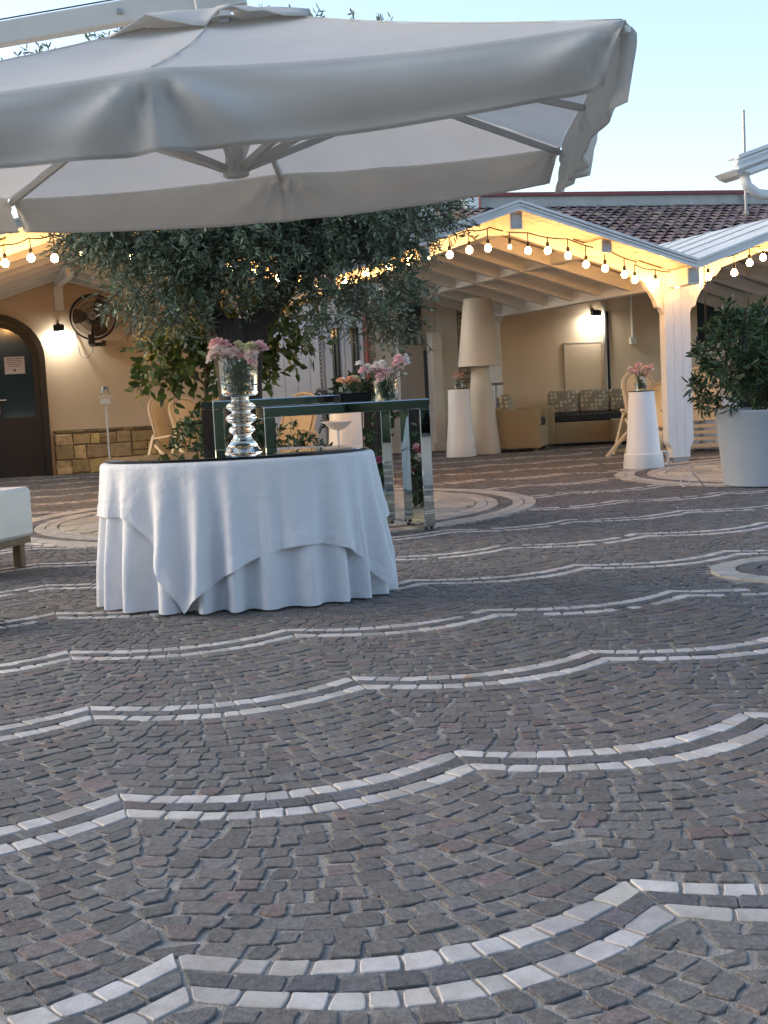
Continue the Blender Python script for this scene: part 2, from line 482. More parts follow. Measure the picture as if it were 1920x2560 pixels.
for (cx, cy, r) in MED:
    ring(cx, cy, r - .10, r, .17, 0, ringst, tw); ring(cx, cy, r - .205, r - .105, .17, 0, ringst, tw)
    ring(cx, cy, r - .32, r - .21, .12, 0, gset, tg)
    ring(cx, cy, r - .42, r - .325, .17, 0, ringst, tw); ring(cx, cy, r - .52, r - .425, .17, 0, ringst, tw)
    ri = r - .53; pts = []
    st = .36
    for a in range(-7, 8):
        for b in range(-7, 8):
            x = cx + (a + (.5 if b % 2 else 0)) * st + rng.uniform(-.15, .15); y = cy + b * st * .9 + rng.uniform(-.15, .15)
            pts.append((x, y))
    for x, y in pts:
        if (x - cx) ** 2 + (y - cy) ** 2 > (ri + .1) ** 2: continue
        poly = [(x - .6, y - .6), (x + .6, y - .6), (x + .6, y + .6), (x - .6, y + .6)]
        for u, v in pts:
            if (u, v) != (x, y) and abs(u - x) < 1.3 and abs(v - y) < 1.3:
                poly = clip(poly, (u + x) / 2, (v + y) / 2, u - x, v - y)
        for k in range(40):
            a = 2 * PI * k / 40; poly = clip(poly, cx + ri * math.cos(a), cy + ri * math.sin(a), math.cos(a), math.sin(a))
        if len(poly) < 3: continue
        mx, my = sum(p[0] for p in poly) / len(poly), sum(p[1] for p in poly) / len(poly)
        if not vis(mx, my): continue
        if cx < 5 and (mx - 2.2) ** 2 + (my - 12.05) ** 2 < .62 ** 2: continue
        V, Fc = slab_from(poly, .013 + rng.uniform(-.003, .003), .012, rng)
        g = rng.uniform(.8, 1.2); slabs.append((my, V, Fc, (g, g * rng.uniform(.95, 1), g * rng.uniform(.85, .98))))
ring(RING[0], RING[1], .36, .50, .15, 0, ringst, tw); ring(RING[0], RING[1], .25, .355, .11, 0, gset, tg); ring(RING[0], RING[1], .12, .245, .1, 0, gset, tg)
emit_pieces(slabs, 'paving_slab', 'paving_slabs', 'slab_stone', gnd)
emit_pieces(ringst, 'ring_block', 'ring_blocks', 'marble', gnd, 300)
emit_pieces(gset, 'ring_sett', 'ring_setts', 'porphyry', gnd, 120)

# ---------------------------------------------------------------- restaurant behind the courtyard
WY = 20.6
bld = thing('restaurant_building', 'low cream restaurant with arched door, stone dado and tiled roof behind the courtyard', 'building', (0, 0, 0))
MB().box(-4, 3.25, WY, WY + .3, 0, 2.95).add([(-4, WY + .1, 2.95), (3.25, WY + .1, 2.95), (1.4, WY + .1, 3.3)], [(0, 1, 2)]).build('wall', 'wall_plaster', bld)
MB().box(3.25, 5.16, WY + .06, WY + .36, 0, 3.1).box(5.76, 7.34, WY + .02, WY + .3, 0, 3.1).box(5.16, 5.76, WY + .05, WY + .3, 2.15, 3.1).build('wall', 'cream_plaster', bld)
MB().box(7.7, 11.62, WY, WY + .3, 0, 3.1).box(11.62, 12.4, WY + .01, WY + .3, 0, 1.55).build('wall', 'wall_plaster', bld)
o = MB().box(11.62, 18, WY + .9, WY + 1.0, 0, 3.1).box(12.4, 18, WY + .02, WY + .1, 0, .9).build('wall', 'interior_shade_paint', bld); o['label'] = 'opening beside the planter shrub, its inner shade painted near-black'
MB().box(-4, 8.0, 20.95, 30, 2.6, 2.9).box(7.7, 18, 21.0, 30, 2.6, 2.85).build('floor_slab', 'concrete', bld)
# stone dado left of the parasol table
rs = random.Random(11)
def ashlar(x0, x1, z0, z1, y, hs, wl, depth, mname, parent, base, tintf, along='x', name='stone'):
    z = z0
    rows = []
    while z < z1 - .03:
        h_ = min(rs.choice(hs), z1 - z); rows.append((z, z + h_)); z += h_
    for (a, b) in rows:
        x = x0 - rs.uniform(0, wl[0] * .5)
        while x < x1:
            wv = rs.uniform(*wl); e = min(x + wv, x1); s_ = max(x, x0)
            if e - s_ > .035:
                parts = [(a, b)]
                if b - a > .13 and rs.random() < .25: mid = a + (b - a) * rs.uniform(.4, .6); parts = [(a, mid), (mid, b)]
                for (p, q) in parts:
                    g = .006; dp = depth * rs.uniform(.6, 1.1); j = lambda: rs.uniform(-.011, .011)
                    c = [(s_ + g + j(), p + g + j()), (e - g + j(), p + g + j()), (e - g + j(), q - g + j()), (s_ + g + j(), q - g + j())]
                    cx = (s_ + e) / 2; cz = (p + q) / 2
                    k = .014
                    inn = [(u + (k if u < cx else -k), v + (k if v < cz else -k)) for u, v in c]
                    V = [(u, y, v) for u, v in c] + [(u, y - dp * .6, v) for u, v in c] + [(u, y - dp, v) for u, v in inn]
                    Fc = []
                    for i in range(4):
                        n_ = (i + 1) % 4; Fc += [(i, n_, 4 + n_, 4 + i), (4 + i, 4 + n_, 8 + n_, 8 + i)]
                    Fc.append((8, 9, 10, 11))
                    if along == 'y': V = [(base + (v[1] - y), v[0], v[2]) for v in V]
                    raw(name, V, Fc, mname, parent, tint=tintf())
            x = e
def ts():
    g = rs.uniform(.7, 1.3); return (g, g * rs.uniform(.9, 1.05), g * rs.uniform(.75, 1.1))
MB().box(.985, 3.25, WY - .03, WY - .002, 0, .655).build('stone_backing', 'stone_joint', bld)
ashlar(.99, 3.24, .01, .60, WY - .028, (.11, .15, .19, .21), (.13, .36), .035, 'wall_stone', bld, 0, ts)
ashlar(.99, 3.24, .60, .655, WY - .028, (.055,), (.14, .2), .03, 'wall_stone', bld, 0, lambda: tuple(c * .45 for c in ts()))
MB().box(7.34, 7.7, WY - .02, WY + .25, 0, 3.1).build('stone_backing', 'stone_joint', bld)
ashlar(7.345, 7.695, .02, 2.95, WY - .018, (.06, .08, .10), (.08, .17), .03, 'pale_stone', bld, 0, ts)
ashlar(5.86, 5.98, .6, 2.2, WY + .02, (.07, .09), (.08, .14), .025, 'pale_stone', bld, 0, ts)
# arched double door
def arch_pts(cx, a, spring, rise, n=18):
    return [(cx + a * math.cos(PI - PI * k / n), spring + rise * math.sin(PI - PI * k / n)) for k in range(n + 1)]
def arch_frame(mb, cx, a0, a1, z0, spring, r0, r1, y0, y1):
    o_ = [(cx - a1, z0)] + arch_pts(cx, a1, spring, r1) + [(cx + a1, z0)]
    i_ = [(cx - a0, z0)] + arch_pts(cx, a0, spring, r0) + [(cx + a0, z0)]
    n = len(o_)
    V = [(p[0], y0, p[1]) for p in o_] + [(p[0], y0, p[1]) for p in i_] + [(p[0], y1, p[1]) for p in o_] + [(p[0], y1, p[1]) for p in i_]
    Fc = []
    for k in range(n - 1):
        Fc += [(k, k + 1, n + k + 1, n + k), (2 * n + k, 3 * n + k, 3 * n + k + 1, 2 * n + k + 1), (k, 2 * n + k, 2 * n + k + 1, k + 1), (n + k, n + k + 1, 3 * n + k + 1, 3 * n + k)]
    mb.add(V, Fc)
dcx = .20
door = MB(); arch_frame(door, dcx, .64, .735, 0.0, 1.74, .56, .65, WY - .10, WY - .004)
door = door.build('door', 'dark_wood', bld)
m_ = MB(); arch_frame(m_, dcx, .555, .638, .02, 1.72, .48, .555, WY - .06, WY - .006)
m_.box(dcx - .555, dcx + .555, WY - .055, WY - .008, .02, .88).box(dcx - .06, dcx + .06, WY - .062, WY - .004, .9, 2.2).build('door_leaf', 'dark_wood', door)
pl = [(dcx - .555, .88)] + arch_pts(dcx, .556, 1.72, .48) + [(dcx + .555, .88)]
MB().prism(pl, .006, Matrix.Translation((0, WY - .03, 0))).build('pane', 'door_glass', door)
MB().box(dcx + .02, dcx + .052, WY - .078, WY - .064, .96, 1.2).box(dcx + .03, dcx + .15, WY - .10, WY - .088, 1.135, 1.15).box(dcx + .03, dcx + .042, WY - .09, WY - .07, 1.135, 1.15).build('handle', 'steel', door)
no = thing('door_notice', 'pale pink paper notice with small print taped to the arched door', 'notice')
MB().box(.36, .645, WY - .042, WY - .0395, 1.512, 1.76).build('sheet', 'paper', no)
for k, (a, b) in enumerate([(.385, .62), (.40, .60), (.385, .61), (.41, .595), (.42, .585)]):
    z = 1.735 - k * .028; x = a; mb = MB()
    while x < b:
        e = min(b, x + rs.uniform(.012, .035)); mb.box(x, e, WY - .0435, WY - .0421, z - .006 - (.004 if k == 0 else 0), z + .003); x = e + .008
    mb.build('print_line', 'print_ink', no)
MB().lathe([(.02, 0), (.02, .0015)], 16, M=Matrix.Translation((.50, WY - .0425, 1.565)) @ Matrix.Rotation(PI / 2, 4, 'X')).build('print_seal', 'print_ink', no)
# white plank doors, windows, downpipe and panels in the middle
wd = MB().box(3.3, 5.12, WY + .02, WY + .055, 0, 2.2).build('door', 'white_paint', bld); wd['label'] = 'tall white plank doors behind the consoles'
for k in range(9):
    x = 3.31 + k * .2; MB().box(x, x + .192, WY - .004, WY + .019, .01, 2.19, bev=.004).build('plank', 'white_paint', wd)
for (a, b) in ((5.16, 5.46), (5.47, 5.77)):
    wn = MB().box(a, a + .1, WY - .05, WY + .2, 0, 2.15).box(b - .05, b, WY - .045, WY + .2, 0, 2.15).box(a + .1, b - .05, WY - .04, WY + .2, 2.0, 2.14).box(a + .1, b - .05, WY - .02, WY + .15, .0, .3).build('window', 'gutter_metal', bld)
    MB().box(a + .1, b - .05, WY + .06, WY + .07, .3, 2.0).build('pane', 'door_glass', wn)
    MB().box((a + b) / 2 + .02, (a + b) / 2 + .035, WY + .035, WY + .06, .3, 2.0).build('mullion', 'dark_metal', wn)
MB().tube([(5.82, WY - .05, 0.05), (5.82, WY - .05, 2.28)], .034, 12).lathe([(.042, 0), (.042, .05)], 12, (5.82, WY - .05, 1.95)).build('downpipe', 'red_pipe', bld, smooth=True, ang=40)
MB().box(6.35, 6.74, WY - .06, WY + .018, 0, 1.68).box(6.44, 6.46, WY - .066, WY - .061, .02, 1.66).box(6.60, 6.62, WY - .066, WY - .061, .02, 1.66).build('panel', 'taupe_panel', bld)
MB().box(6.31, 6.345, WY - .05, WY + .015, 0, 1.75).build('panel_post', 'white_paint', bld)
MB().box(6.36, 6.74, WY - .05, WY + .017, 1.69, 2.34).box(6.742, 6.80, WY - .05, WY + .012, .6, 1.6).build('pane', 'door_glass', bld)
MB().box(6.80, 6.97, WY - .32, WY - .06, .0, 1.86, bev=.01).build('panel_post', 'cream_plaster', bld)
MB().box(6.98, 7.335, WY - .03, WY + .015, .0, 2.5).box(6.75, 7.34, WY - .36, WY - .034, .012, .14).build('wall', 'cream_plaster', bld)
MB().box(5.9, 7.68, 19.75, 20.55, 2.36, 2.62).build('canopy', 'white_paint', bld)
# service fittings on the right wall
o = MB().box(9.18, 9.83, WY - .02, WY - .003, .0, 1.60).build('panel', 'wall_plaster', bld); o['label'] = 'flush plaster hatch under the floodlight'
MB().box(9.17, 9.184, WY - .026, WY - .004, .0, 1.615).box(9.17, 9.84, WY - .026, WY - .005, 1.602, 1.616).build('panel_frame', 'cream_plaster', bld)
MB().tube([(9.88, WY - .06, .0), (9.88, WY - .06, 2.2), (9.84, WY - .06, 2.3), (9.7, WY - .06, 2.36), (9.6, WY - .06, 2.36)], .03, 10).build('downpipe', 'cream_plaster', bld, smooth=True)
MB().tube([(9.955, WY - .03, .0), (9.955, WY - .03, 2.1)], .022, 8).build('cable_duct', 'dark_metal', bld, smooth=True)
MB().tube([(10.4, WY - .03, 1.62), (10.4, WY - .03, 2.5)], .02, 8).tube([(9.98, WY - .02, 2.1), (10.4, WY - .02, 2.1)], .008, 6).box(10.35, 10.45, WY - .07, WY - .004, 1.55, 1.66).build('conduit', 'cream_plaster', bld, smooth=True, ang=40)
# tiled roof, parapet and pole
sl = (4.24 - 2.95) / 4.4
def rz(y): return 2.95 + (y - 19.7) * sl
roof = MB().add([(8.2, 19.7, rz(19.7) - .06), (22, 19.7, rz(19.7) - .06), (22, 24.1, rz(24.1) - .06), (8.2, 24.1, rz(24.1) - .06)], [(0, 1, 2, 3)]).build('roof', 'stone_joint', bld)
rt = random.Random(5)
tw_, te = .205, .29
def tile_mesh(k):
    V, Fc = [], []; n = 6; r = tw_ * .52
    for (yy, sc) in ((0, 1.0), (te * 1.12, .86)):
        for q in range(n + 1):
            a = PI * q / n; V.append((r * sc * math.cos(a), yy, r * .6 * sc * math.sin(a) + (.022 if yy == 0 else 0)))
    for (yy, sc) in ((0, .86),):
        for q in range(n + 1):
            a = PI * q / n; V.append((r * sc * math.cos(a), yy, r * .6 * sc * math.sin(a) + .022))
    for q in range(n): Fc += [(q, q + 1, n + 2 + q, n + 1 + q), (q, 2 * (n + 1) + q, 2 * (n + 1) + q + 1, q + 1)]
    me = bpy.data.meshes.new('roof_tile'); me.from_pydata(V, [], Fc); me.materials.append(MATS['roof_tile'])
    me.polygons.foreach_set('use_smooth', [True] * len(Fc))
    g = rt.uniform(.65, 1.35); set_tint(me, (g, g * rt.uniform(.9, 1.12), g * rt.uniform(.92, 1.2))); return me
tms = [tile_mesh(k) for k in range(14)]
nt_ = 0; V, Fc = [], []
for j in range(15, -1, -1):
    for i in range(44):
        x = 8.7 + i * tw_ + rt.uniform(-.012, .012); y = 19.6 + j * te
        if y > 24.0: continue
        if 9.6 < x < 15.2 and nt_ < 300:
            o = bpy.data.objects.new('roof_tile', rt.choice(tms)); COL.objects.link(o); o.parent = roof
            o.location = (x, y + rt.uniform(-.02, .02), rz(y) - .03); o.rotation_euler = (math.atan(sl) + rt.uniform(-.03, .03), rt.uniform(-.05, .05), rt.uniform(-.03, .03)); nt_ += 1
            continue
        o_ = len(V); n = 4; r = tw_ * .52
        for (yy, sc) in ((0, 1.), (te * 1.1, .86)):
            for q in range(n + 1):
                a = PI * q / n; V.append((x + r * sc * math.cos(a), y + yy, rz(y + yy) - .03 + r * .6 * sc * math.sin(a) + (.022 if yy == 0 else 0)))
        for q in range(n): Fc.append((o_ + q, o_ + q + 1, o_ + n + 2 + q, o_ + n + 1 + q))
o = raw('roof_tiles', V, Fc, 'roof_tile', roof, True, tint=(1, 1, 1)); o['kind'] = 'stuff'
MB().box(9.12, 24, 24.1, 24.4, 3.6, 4.47).build('parapet', 'concrete', bld)
MB().box(9.1, 24.05, 24.03, 24.47, 4.47, 4.535).build('coping', 'red_metal', bld)
MB().box(2, 8.84, 24.3, 24.5, 3.0, 4.43).build('upper_wall', 'concrete', bld)
for k in range(5): MB().box(2, 8.84, 24.27, 24.298, 3.95 + k * .096, 4.035 + k * .096).build('siding_board', 'concrete', bld)
MB().box(8.85, 9.09, 24.0, 24.5, 3.0, 4.44).build('upper_wall', 'white_paint', bld)
MB().tube([(9.115, 24.0, 3.6), (9.115, 24.0, 4.46)], .02, 8).build('downpipe', 'red_pipe', bld, smooth=True)
MB().box(10.05, 10.2, 24.0, 24.08, 4.25, 4.38).tube([(10.05, 24.04, 4.3), (9.85, 24.0, 4.3), (9.6, 24.0, 4.22)], .012, 6).tube([(10.15, 24.04, 4.25), (10.25, 24.0, 4.1), (10.6, 24.0, 4.06)], .012, 6).build('roof_cable', 'grey_metal', bld)
MB().tube([(14.6, 24.05, 4.42), (14.68, 24.05, 4.30), (14.85, 24.05, 4.18)], .014, 6).build('roof_cable', 'grey_metal', bld)
ap = MB().tube([(14.07, 23.0, rz(23) - .05), (14.07, 23.0, 5.86)], .027, 8).lathe([(.05, 0), (.05, .08)], 8, (14.07, 23.0, rz(23) - .02)).build('aerial_pole', 'grey_metal', smooth=True, ang=40)
tag(ap, 'thin grey bare pole rising above the red parapet', 'pole')

# ---------------------------------------------------------------- timber pavilions
PITCHX, RZ, SLP, HALF = 4.215, 2.975, .3165, 2.1075
FY, TY, BY = 13.70, 14.34, 20.5
def gable(xc, label, group, fy=FY, by=BY, dz=0., deck=True, short=0):
    g = thing('timber_pavilion', label, 'pavilion', group=group)
    zt = lambda x: RZ + dz - SLP * abs(x - xc)
    by0 = by
    for s in (-1, 1):
        by = 16.3 if s == short else by0                            # this slope stops at a light well
        xe = xc + s * HALF
        poly = [(xc, zt(xc) - .01), (xe, zt(xe) - .01), (xe, zt(xe) - .105), (xc, zt(xc) - .105)]
        fa = MB().prism(poly, .04, Matrix.Translation((0, fy, 0))).build('fascia', 'gutter_metal', g)
        for (dz0, dz1, pr) in ((.0, .028, .030), (.040, .060, .018), (.085, .108, .026)):
            p2 = [(xc, zt(xc) - dz0), (xe, zt(xe) - dz0), (xe, zt(xe) - dz1), (xc, zt(xc) - dz1)]
            MB().prism(p2, pr, Matrix.Translation((0, fy - pr - .001, 0))).build('gutter_lip', 'gutter_metal', fa)
        nrm = Vector((s * SLP, 0, 1)).normalized(); dr = Vector((s, 0, -SLP)).normalized(); ln = HALF / dr.dot(Vector((s, 0, 0)))
        a0 = Vector((xc, fy + .045, zt(xc) - .02))
        M = Matrix.Translation(a0) @ Matrix((dr, Vector((0, 1, 0)), nrm)).transposed().to_4x4()
        sh = MB().box(0, ln, 0, by + (.4 if deck else 0) - fy, -.012, .006, M).build('roof_sheet', 'roof_sheet', g)
        for k in range(1, 9):
            y = k * .82
            if y < by - fy: MB().box(0, ln, y, y + .025, .0065, .022, M).build('seam', 'roof_sheet', sh)
        if deck:
            for k in range(11):
                a = ln * k / 11
                MB().box(a + .004, a + ln / 11 - .003, .0, by - fy, -.05, -.022, M).build('ceiling_board', 'white_wood', g)
        for t in (((0.5,), (1.,)) if deck else ()):
            if t[0] == 1. and s < 0 and xc > 7: continue
            x = xc + s * HALF * t[0]; w_, h_ = (.13, .15) if t[0] < .9 else (.15, .19)
            MB().box(x - w_ / 2, x + w_ / 2, fy + .09, by, zt(x) - .085 - h_, zt(x) - .085, bev=.006).build('purlin', 'white_wood', g)
            o = MB().box(x - w_ / 2 + .012, x + w_ / 2 - .012, fy + .083, fy + .0895, zt(x) - .08 - h_ + .02, zt(x) - .105).build('purlin_cap', 'grey_metal', g)
        if deck:
            for y in (14.34, 15.25, 16.1, 16.95, 17.8, 18.65, 19.5, 20.35):
                if y > by: continue
                x1 = xe - s * .03
                MB().bar((xc + s * .05, y, zt(xc + s * .05) - .175), (x1, y, zt(x1) - .175), .10, .16, up=(0, 0, 1), bev=.005).build('rafter', 'white_wood_x', g)
    by = by0
    if deck: MB().box(xc - .075, xc + .075, fy + .09, by, zt(xc) - .30, zt(xc) - .10, bev=.006).build('ridge_beam', 'white_wood', g)
    if deck: MB().box(xc - .06, xc + .06, fy + .083, fy + .0895, zt(xc) - .28, zt(xc) - .125).build('purlin_cap', 'grey_metal', g)
    if deck:
        # scalloped collar plate on the front truss
        zb = zt(xc) - .30
        bot = [(-.85, .0), (-.6, .03), (-.45, .0), (-.3, .006), (-.18, -.012), (.05, -.012), (.14, .03), (.22, .02), (.36, -.01), (.6, -.02), (.85, .0)]
        poly = [(xc + u, min(zb + v, zt(xc + u) - .15)) for u, v in bot] + [(xc + .85, zt(xc + .85) - .075), (xc, zt(xc) - .075), (xc - .85, zt(xc - .85) - .075)]
        MB().prism(poly, .05, Matrix.Translation((0, TY - .125, 0))).build('collar_plate', 'white_wood_x', g)
    return g
GP = 'white timber gables along the courtyard'
pL = gable(1.21, 'white timber porch roof with beams over the arched door and wall fan', GP, dz=.12)
pM = gable(5.645, 'white gabled timber pavilion with open rafters above sofas and giant lamp', GP, short=-1)
pR = gable(5.645 + PITCHX, 'white timber gable running out of frame above the potted shrub', GP)
pN = gable(5.675 + HALF + .02, 'nearer white roof corner with gutter high at the picture edge', GP, fy=9.42, by=9.5, dz=.395, deck=False)
# its gutter elbow and post
xg = 5.70
MB().tube([(5.80, 9.5, 2.56), (5.83, 9.5, 2.48), (5.92, 9.5, 2.42), (6.1, 9.5, 2.40), (6.6, 9.5, 2.38)], .04, 12).build('gutter_elbow', 'gutter_metal', pN, smooth=True)
MB().prism([(5.74, 2.565), (5.80, 2.545), (7.8, 3.18), (7.8, 3.27), (5.70, 2.60)], .30, Matrix.Translation((0, 9.47, 0))).build('soffit', 'gutter_metal', pN)
MB().prism([(5.72, 2.575), (5.78, 2.56), (7.8, 3.20), (7.8, 3.26)], .05, Matrix.Translation((0, 9.36, 0))).build('gutter', 'gutter_metal', pN)
MB().box(7.6, 7.9, 9.6, 9.9, .012, 3.25).build('post', 'post_paint', pN)
def post_boards(x, y, hw, top, parent, name='column'):
    prof = [(.115, .07), (.115, .16), (.125, .19), (.155, .235), (hw, .27), (hw, top)]
    c = MB().box(x - .10, x + .10, y - .05, y + .05, .012, .069).build(name, 'grey_metal', parent); c['label'] = 'square white post on a small steel shoe'
    for (a, b) in ((-1, -.33), (-.33, .33), (.33, 1)):
        poly = []
        L_ = [(max(-q[0], a * hw) if a > -1 else -q[0], q[1]) for q in prof]; R_ = [(min(q[0], b * hw) if b < 1 else q[0], q[1]) for q in prof]
        L_ = [(p + .0015, z) for p, z in L_]; R_ = [(p - .0015, z) for p, z in R_]
        poly = [(x + p, z) for p, z in R_] + [(x + p, z) for p, z in reversed(L_)]
        MB().prism(poly, .13, Matrix.Translation((0, y - .065, 0))).build('board', 'post_paint', c)
    return c
CX, CY = 7.80, 14.34
post_boards(CX, CY, .165, 2.36, pM)
def bracket(parent, pts_out, y0, d, matn='white_wood_x'):
    MB().prism(pts_out, d, Matrix.Translation((0, y0, 0))).build('bracket', matn, parent)
bl = [(7.628, 1.74), (7.60, 1.80), (7.555, 1.82), (7.53, 1.90), (7.48, 1.985), (7.44, 2.03), (7.405, 2.10), (7.345, 2.14), (7.27, 2.165), (7.21, 2.23), (7.185, 2.31), (7.13, 2.355), (7.06, 2.375), (6.95, 2.45), (7.00, 2.49), (7.18, 2.455), (7.30, 2.39), (7.45, 2.26), (7.628, 2.05)]
bracket(pM, bl, CY - .045, .09)
br = [(2 * CX - x, z) for x, z in bl][::-1]
bracket(pM, br, CY - .045, .09)
MB().box(7.71, 7.89, 20.12, 20.3, .012, 2.2).build('column', 'white_wood', pM)
bracket(pM, [(7.71, 1.70), (7.62, 1.78), (7.42, 2.12), (7.30, 2.22), (7.5, 2.26), (7.71, 1.95)], 20.16, .1)
MB().prism([(20.12, 1.72), (20.06, 1.74), (20.0, 1.95), (19.85, 2.04), (19.75, 2.09), (19.9, 2.09), (20.12, 1.98)], .1, Matrix.Translation((7.75, 0, 0)) @ Matrix(((0, 1, 0, 0), (1, 0, 0, 0), (0, 0, 1, 0), (0, 0, 0, 1)))).build('bracket', 'white_wood', pM)
# rear ridge strut of the left porch
xl = 1.21
MB().box(xl - .08, xl + .05, WY - .09, WY - .006, 2.40, 2.85).build('strut', 'white_wood', pL)
MB().bar((xl - .015, WY - .10, 2.80), (xl + .01, 18.2, 2.74), .10, .12).build('strut', 'white_wood', pL)

# ---------------------------------------------------------------- string lights
def string(name, label, pts, bulbs, y, skip=()):
    yy = lambda x: y + (.18 if 7.2 < x < 8.2 else 0)          # it hugs the post
    t = thing(name, label, 'string lights', group='festoon lights along the gables')
    path = []
    for i in range(len(pts) - 1):
        for k in range(6):
            u = k / 6; a, b = pts[i], pts[i + 1]
            path.append((a[0] + (b[0] - a[0]) * u, yy(a[0] + (b[0] - a[0]) * u), a[1] + (b[1] - a[1]) * u - .02 * math.sin(PI * u)))
    path.append((pts[-1][0], y, pts[-1][1]))
    MB().tube(path, .007, 6).build('cable', 'dark_metal', t, smooth=True)
    y0_ = y
    for (x, z, k) in bulbs:
        x += .012 * math.sin(x * 37); z += .014 * math.sin(x * 23)
        y = y0_ + (.18 if 7.2 < x < 8.2 else 0)
        zw = min(path, key=lambda p: abs(p[0] - x))[2]
        zb = z
        MB().tube([(x, y, zw), (x, y, zb + .06)], .006, 6).lathe([(.011, 0), (.019, .01), (.019, .05), (.01, .062)], 10, (x, y, zb + .022)).build('socket', 'dark_metal', t, smooth=True, ang=40)
        r = .038 if k == 'b' else .02
        prof = [(.004, -r * 1.05), (r * .55, -r * .9), (r * .92, -r * .45), (r, 0), (r * .86, r * .45), (r * .5, r * .9), (.014, r * 1.15)]
        MB().lathe(prof, 12, (x, y, zb - .012)).build('bulb', ('bulb_porch' if x < 3.6 else 'bulb_lit') if k == 'b' else 'bulb_dim', t, smooth=True)
SY = 14.0
string('string_lights', 'festoon bulbs glowing under the gable and across the white post',
       [(3.6, 2.36), (4.2, 2.52), (4.7, 2.60), (5.167, 2.70), (5.42, 2.725), (5.86, 2.66), (6.33, 2.585), (6.79, 2.46), (7.23, 2.30), (7.48, 2.24), (7.77, 2.215), (8.16, 2.32), (8.61, 2.445), (9.0, 2.53), (9.5, 2.66), (9.9, 2.7), (10.4, 2.6)],
       [(3.75, 2.22, 'b'), (4.0, 2.30, 'b'), (4.25, 2.36, 'b'), (4.48, 2.39, 'b'), (4.711, 2.409, 's'), (4.94, 2.446, 'b'), (5.167, 2.505, 'b'), (5.40, 2.53, 'b'), (5.632, 2.534, 's'), (5.854, 2.474, 'b'), (6.095, 2.46, 'b'), (6.317, 2.403, 'b'), (6.545, 2.319, 'b'), (6.777, 2.279, 'b'), (6.995, 2.202, 'b'), (7.226, 2.135, 'b'), (7.479, 2.09, 'b'), (7.765, 2.065, 'b'), (8.157, 2.16, 'b'), (8.384, 2.19, 'b'), (8.605, 2.28, 'b'), (8.784, 2.331, 'b'), (9.05, 2.39, 'b'), (9.3, 2.46, 'b'), (9.6, 2.5, 'b')], SY)
string('string_lights', 'festoon bulbs hanging under the porch beam beside the arched door',
       [(-.6, 2.45), (-.2, 2.55), (.33, 2.64), (.57, 2.70), (.813, 2.73), (1.05, 2.74), (1.4, 2.74), (1.9, 2.68), (2.4, 2.58), (2.9, 2.44), (3.4, 2.34), (3.6, 2.36)],
       [(-.4, 2.36, 'b'), (-.15, 2.41, 'b'), (.09, 2.43, 'b'), (.33, 2.461, 'b'), (.566, 2.51, 'b'), (.813, 2.516, 'b'), (1.053, 2.558, 's'), (1.306, 2.521, 's'), (1.55, 2.53, 'b'), (1.8, 2.5, 'b'), (2.05, 2.46, 'b'), (2.3, 2.42, 'b'), (2.55, 2.36, 'b'), (2.8, 2.3, 'b'), (3.05, 2.25, 'b'), (3.3, 2.2, 'b'), (3.5, 2.18, 'b')], SY)

# ---------------------------------------------------------------- wall floodlights and the fan
def flood(x, z, label):
    t = thing('wall_floodlight', label, 'floodlight', group='wall floodlights')
    MB().box(x - .02, x + .02, WY - .06, WY - .003, z + .05, z + .10).bar((x, WY - .05, z + .075), (x, WY - .16, z + .06), .03, .02).build('arm', 'dark_metal', t)
    M = Matrix.Translation((x, WY - .17, z)) @ Matrix.Rotation(R(14), 4, 'X')
    MB().box(-.075, .075, -.055, .055, -.03, .06, M, bev=.008).build('housing', 'dark_metal', t)
    MB().box(-.062, .062, -.045, .045, -.038, -.031, M).build('lens', 'flood_lit', t)
flood(1.156, 2.13, 'small black floodlight shining white on the wall beside the fan')
flood(9.684, 2.06, 'small black floodlight shining on the wall above the sofas')
fan = thing('wall_fan', 'round dark cage fan mounted on the beige porch wall', 'fan', (1.644, WY - .30, 2.285))
fan.rotation_euler = (R(-6), 0, R(-8))
mb = MB()
def ringp(r, y, n=40): return [(r * math.cos(2 * PI * k / n), y, r * math.sin(2 * PI * k / n)) for k in range(n + 1)]
mb.tube(ringp(.325, 0), .010, 6, False).tube(ringp(.325, .10), .008, 6, False).tube(ringp(.2, -.055), .004, 5, False).tube(ringp(.27, -.03), .004, 5, False).tube(ringp(.12, -.07), .004, 5, False)
mb.build('cage_ring', 'dark_metal', fan, smooth=True)
mb = MB()
for k in range(44):
    a = 2 * PI * k / 44; c, s_ = math.cos(a), math.sin(a)
    mb.tube([(.06 * c, -.075, .06 * s_), (.2 * c, -.055, .2 * s_), (.29 * c, -.025, .29 * s_), (.325 * c, 0, .325 * s_), (.325 * c, .1, .325 * s_), (.22 * c, .14, .22 * s_), (.08 * c, .16, .08 * s_)], .0022, 4, False)
mb.build('cage_wire', 'dark_metal', fan)
for k in range(3):
    a0 = 2 * PI * k / 3 + .95; V = []; Fc = []
    for i in range(7):
        r = .05 + .24 * i / 6; wd_ = .35 + .25 * math.sin(PI * i / 6) + .12 * i / 6
        for j in range(6):
            a = a0 + wd_ * 1.5 * (j / 5 - .5); V.append((r * math.cos(a), .05 + .035 * (j / 5 - .5), r * math.sin(a)))
    for i in range(6):
        for j in range(5): Fc.append((i * 6 + j, i * 6 + j + 1, i * 6 + j + 7, i * 6 + j + 6))
    raw('blade', V, Fc, 'brown_wood', fan, True)
RX = Matrix.Rotation(PI / 2, 4, 'X')
hb = MB().lathe([(.062, 0), (.062, .018), (.05, .024)], 24, M=Matrix.Translation((0, -.066, 0)) @ RX).build('hub', 'taupe_panel', fan, smooth=True, ang=40)
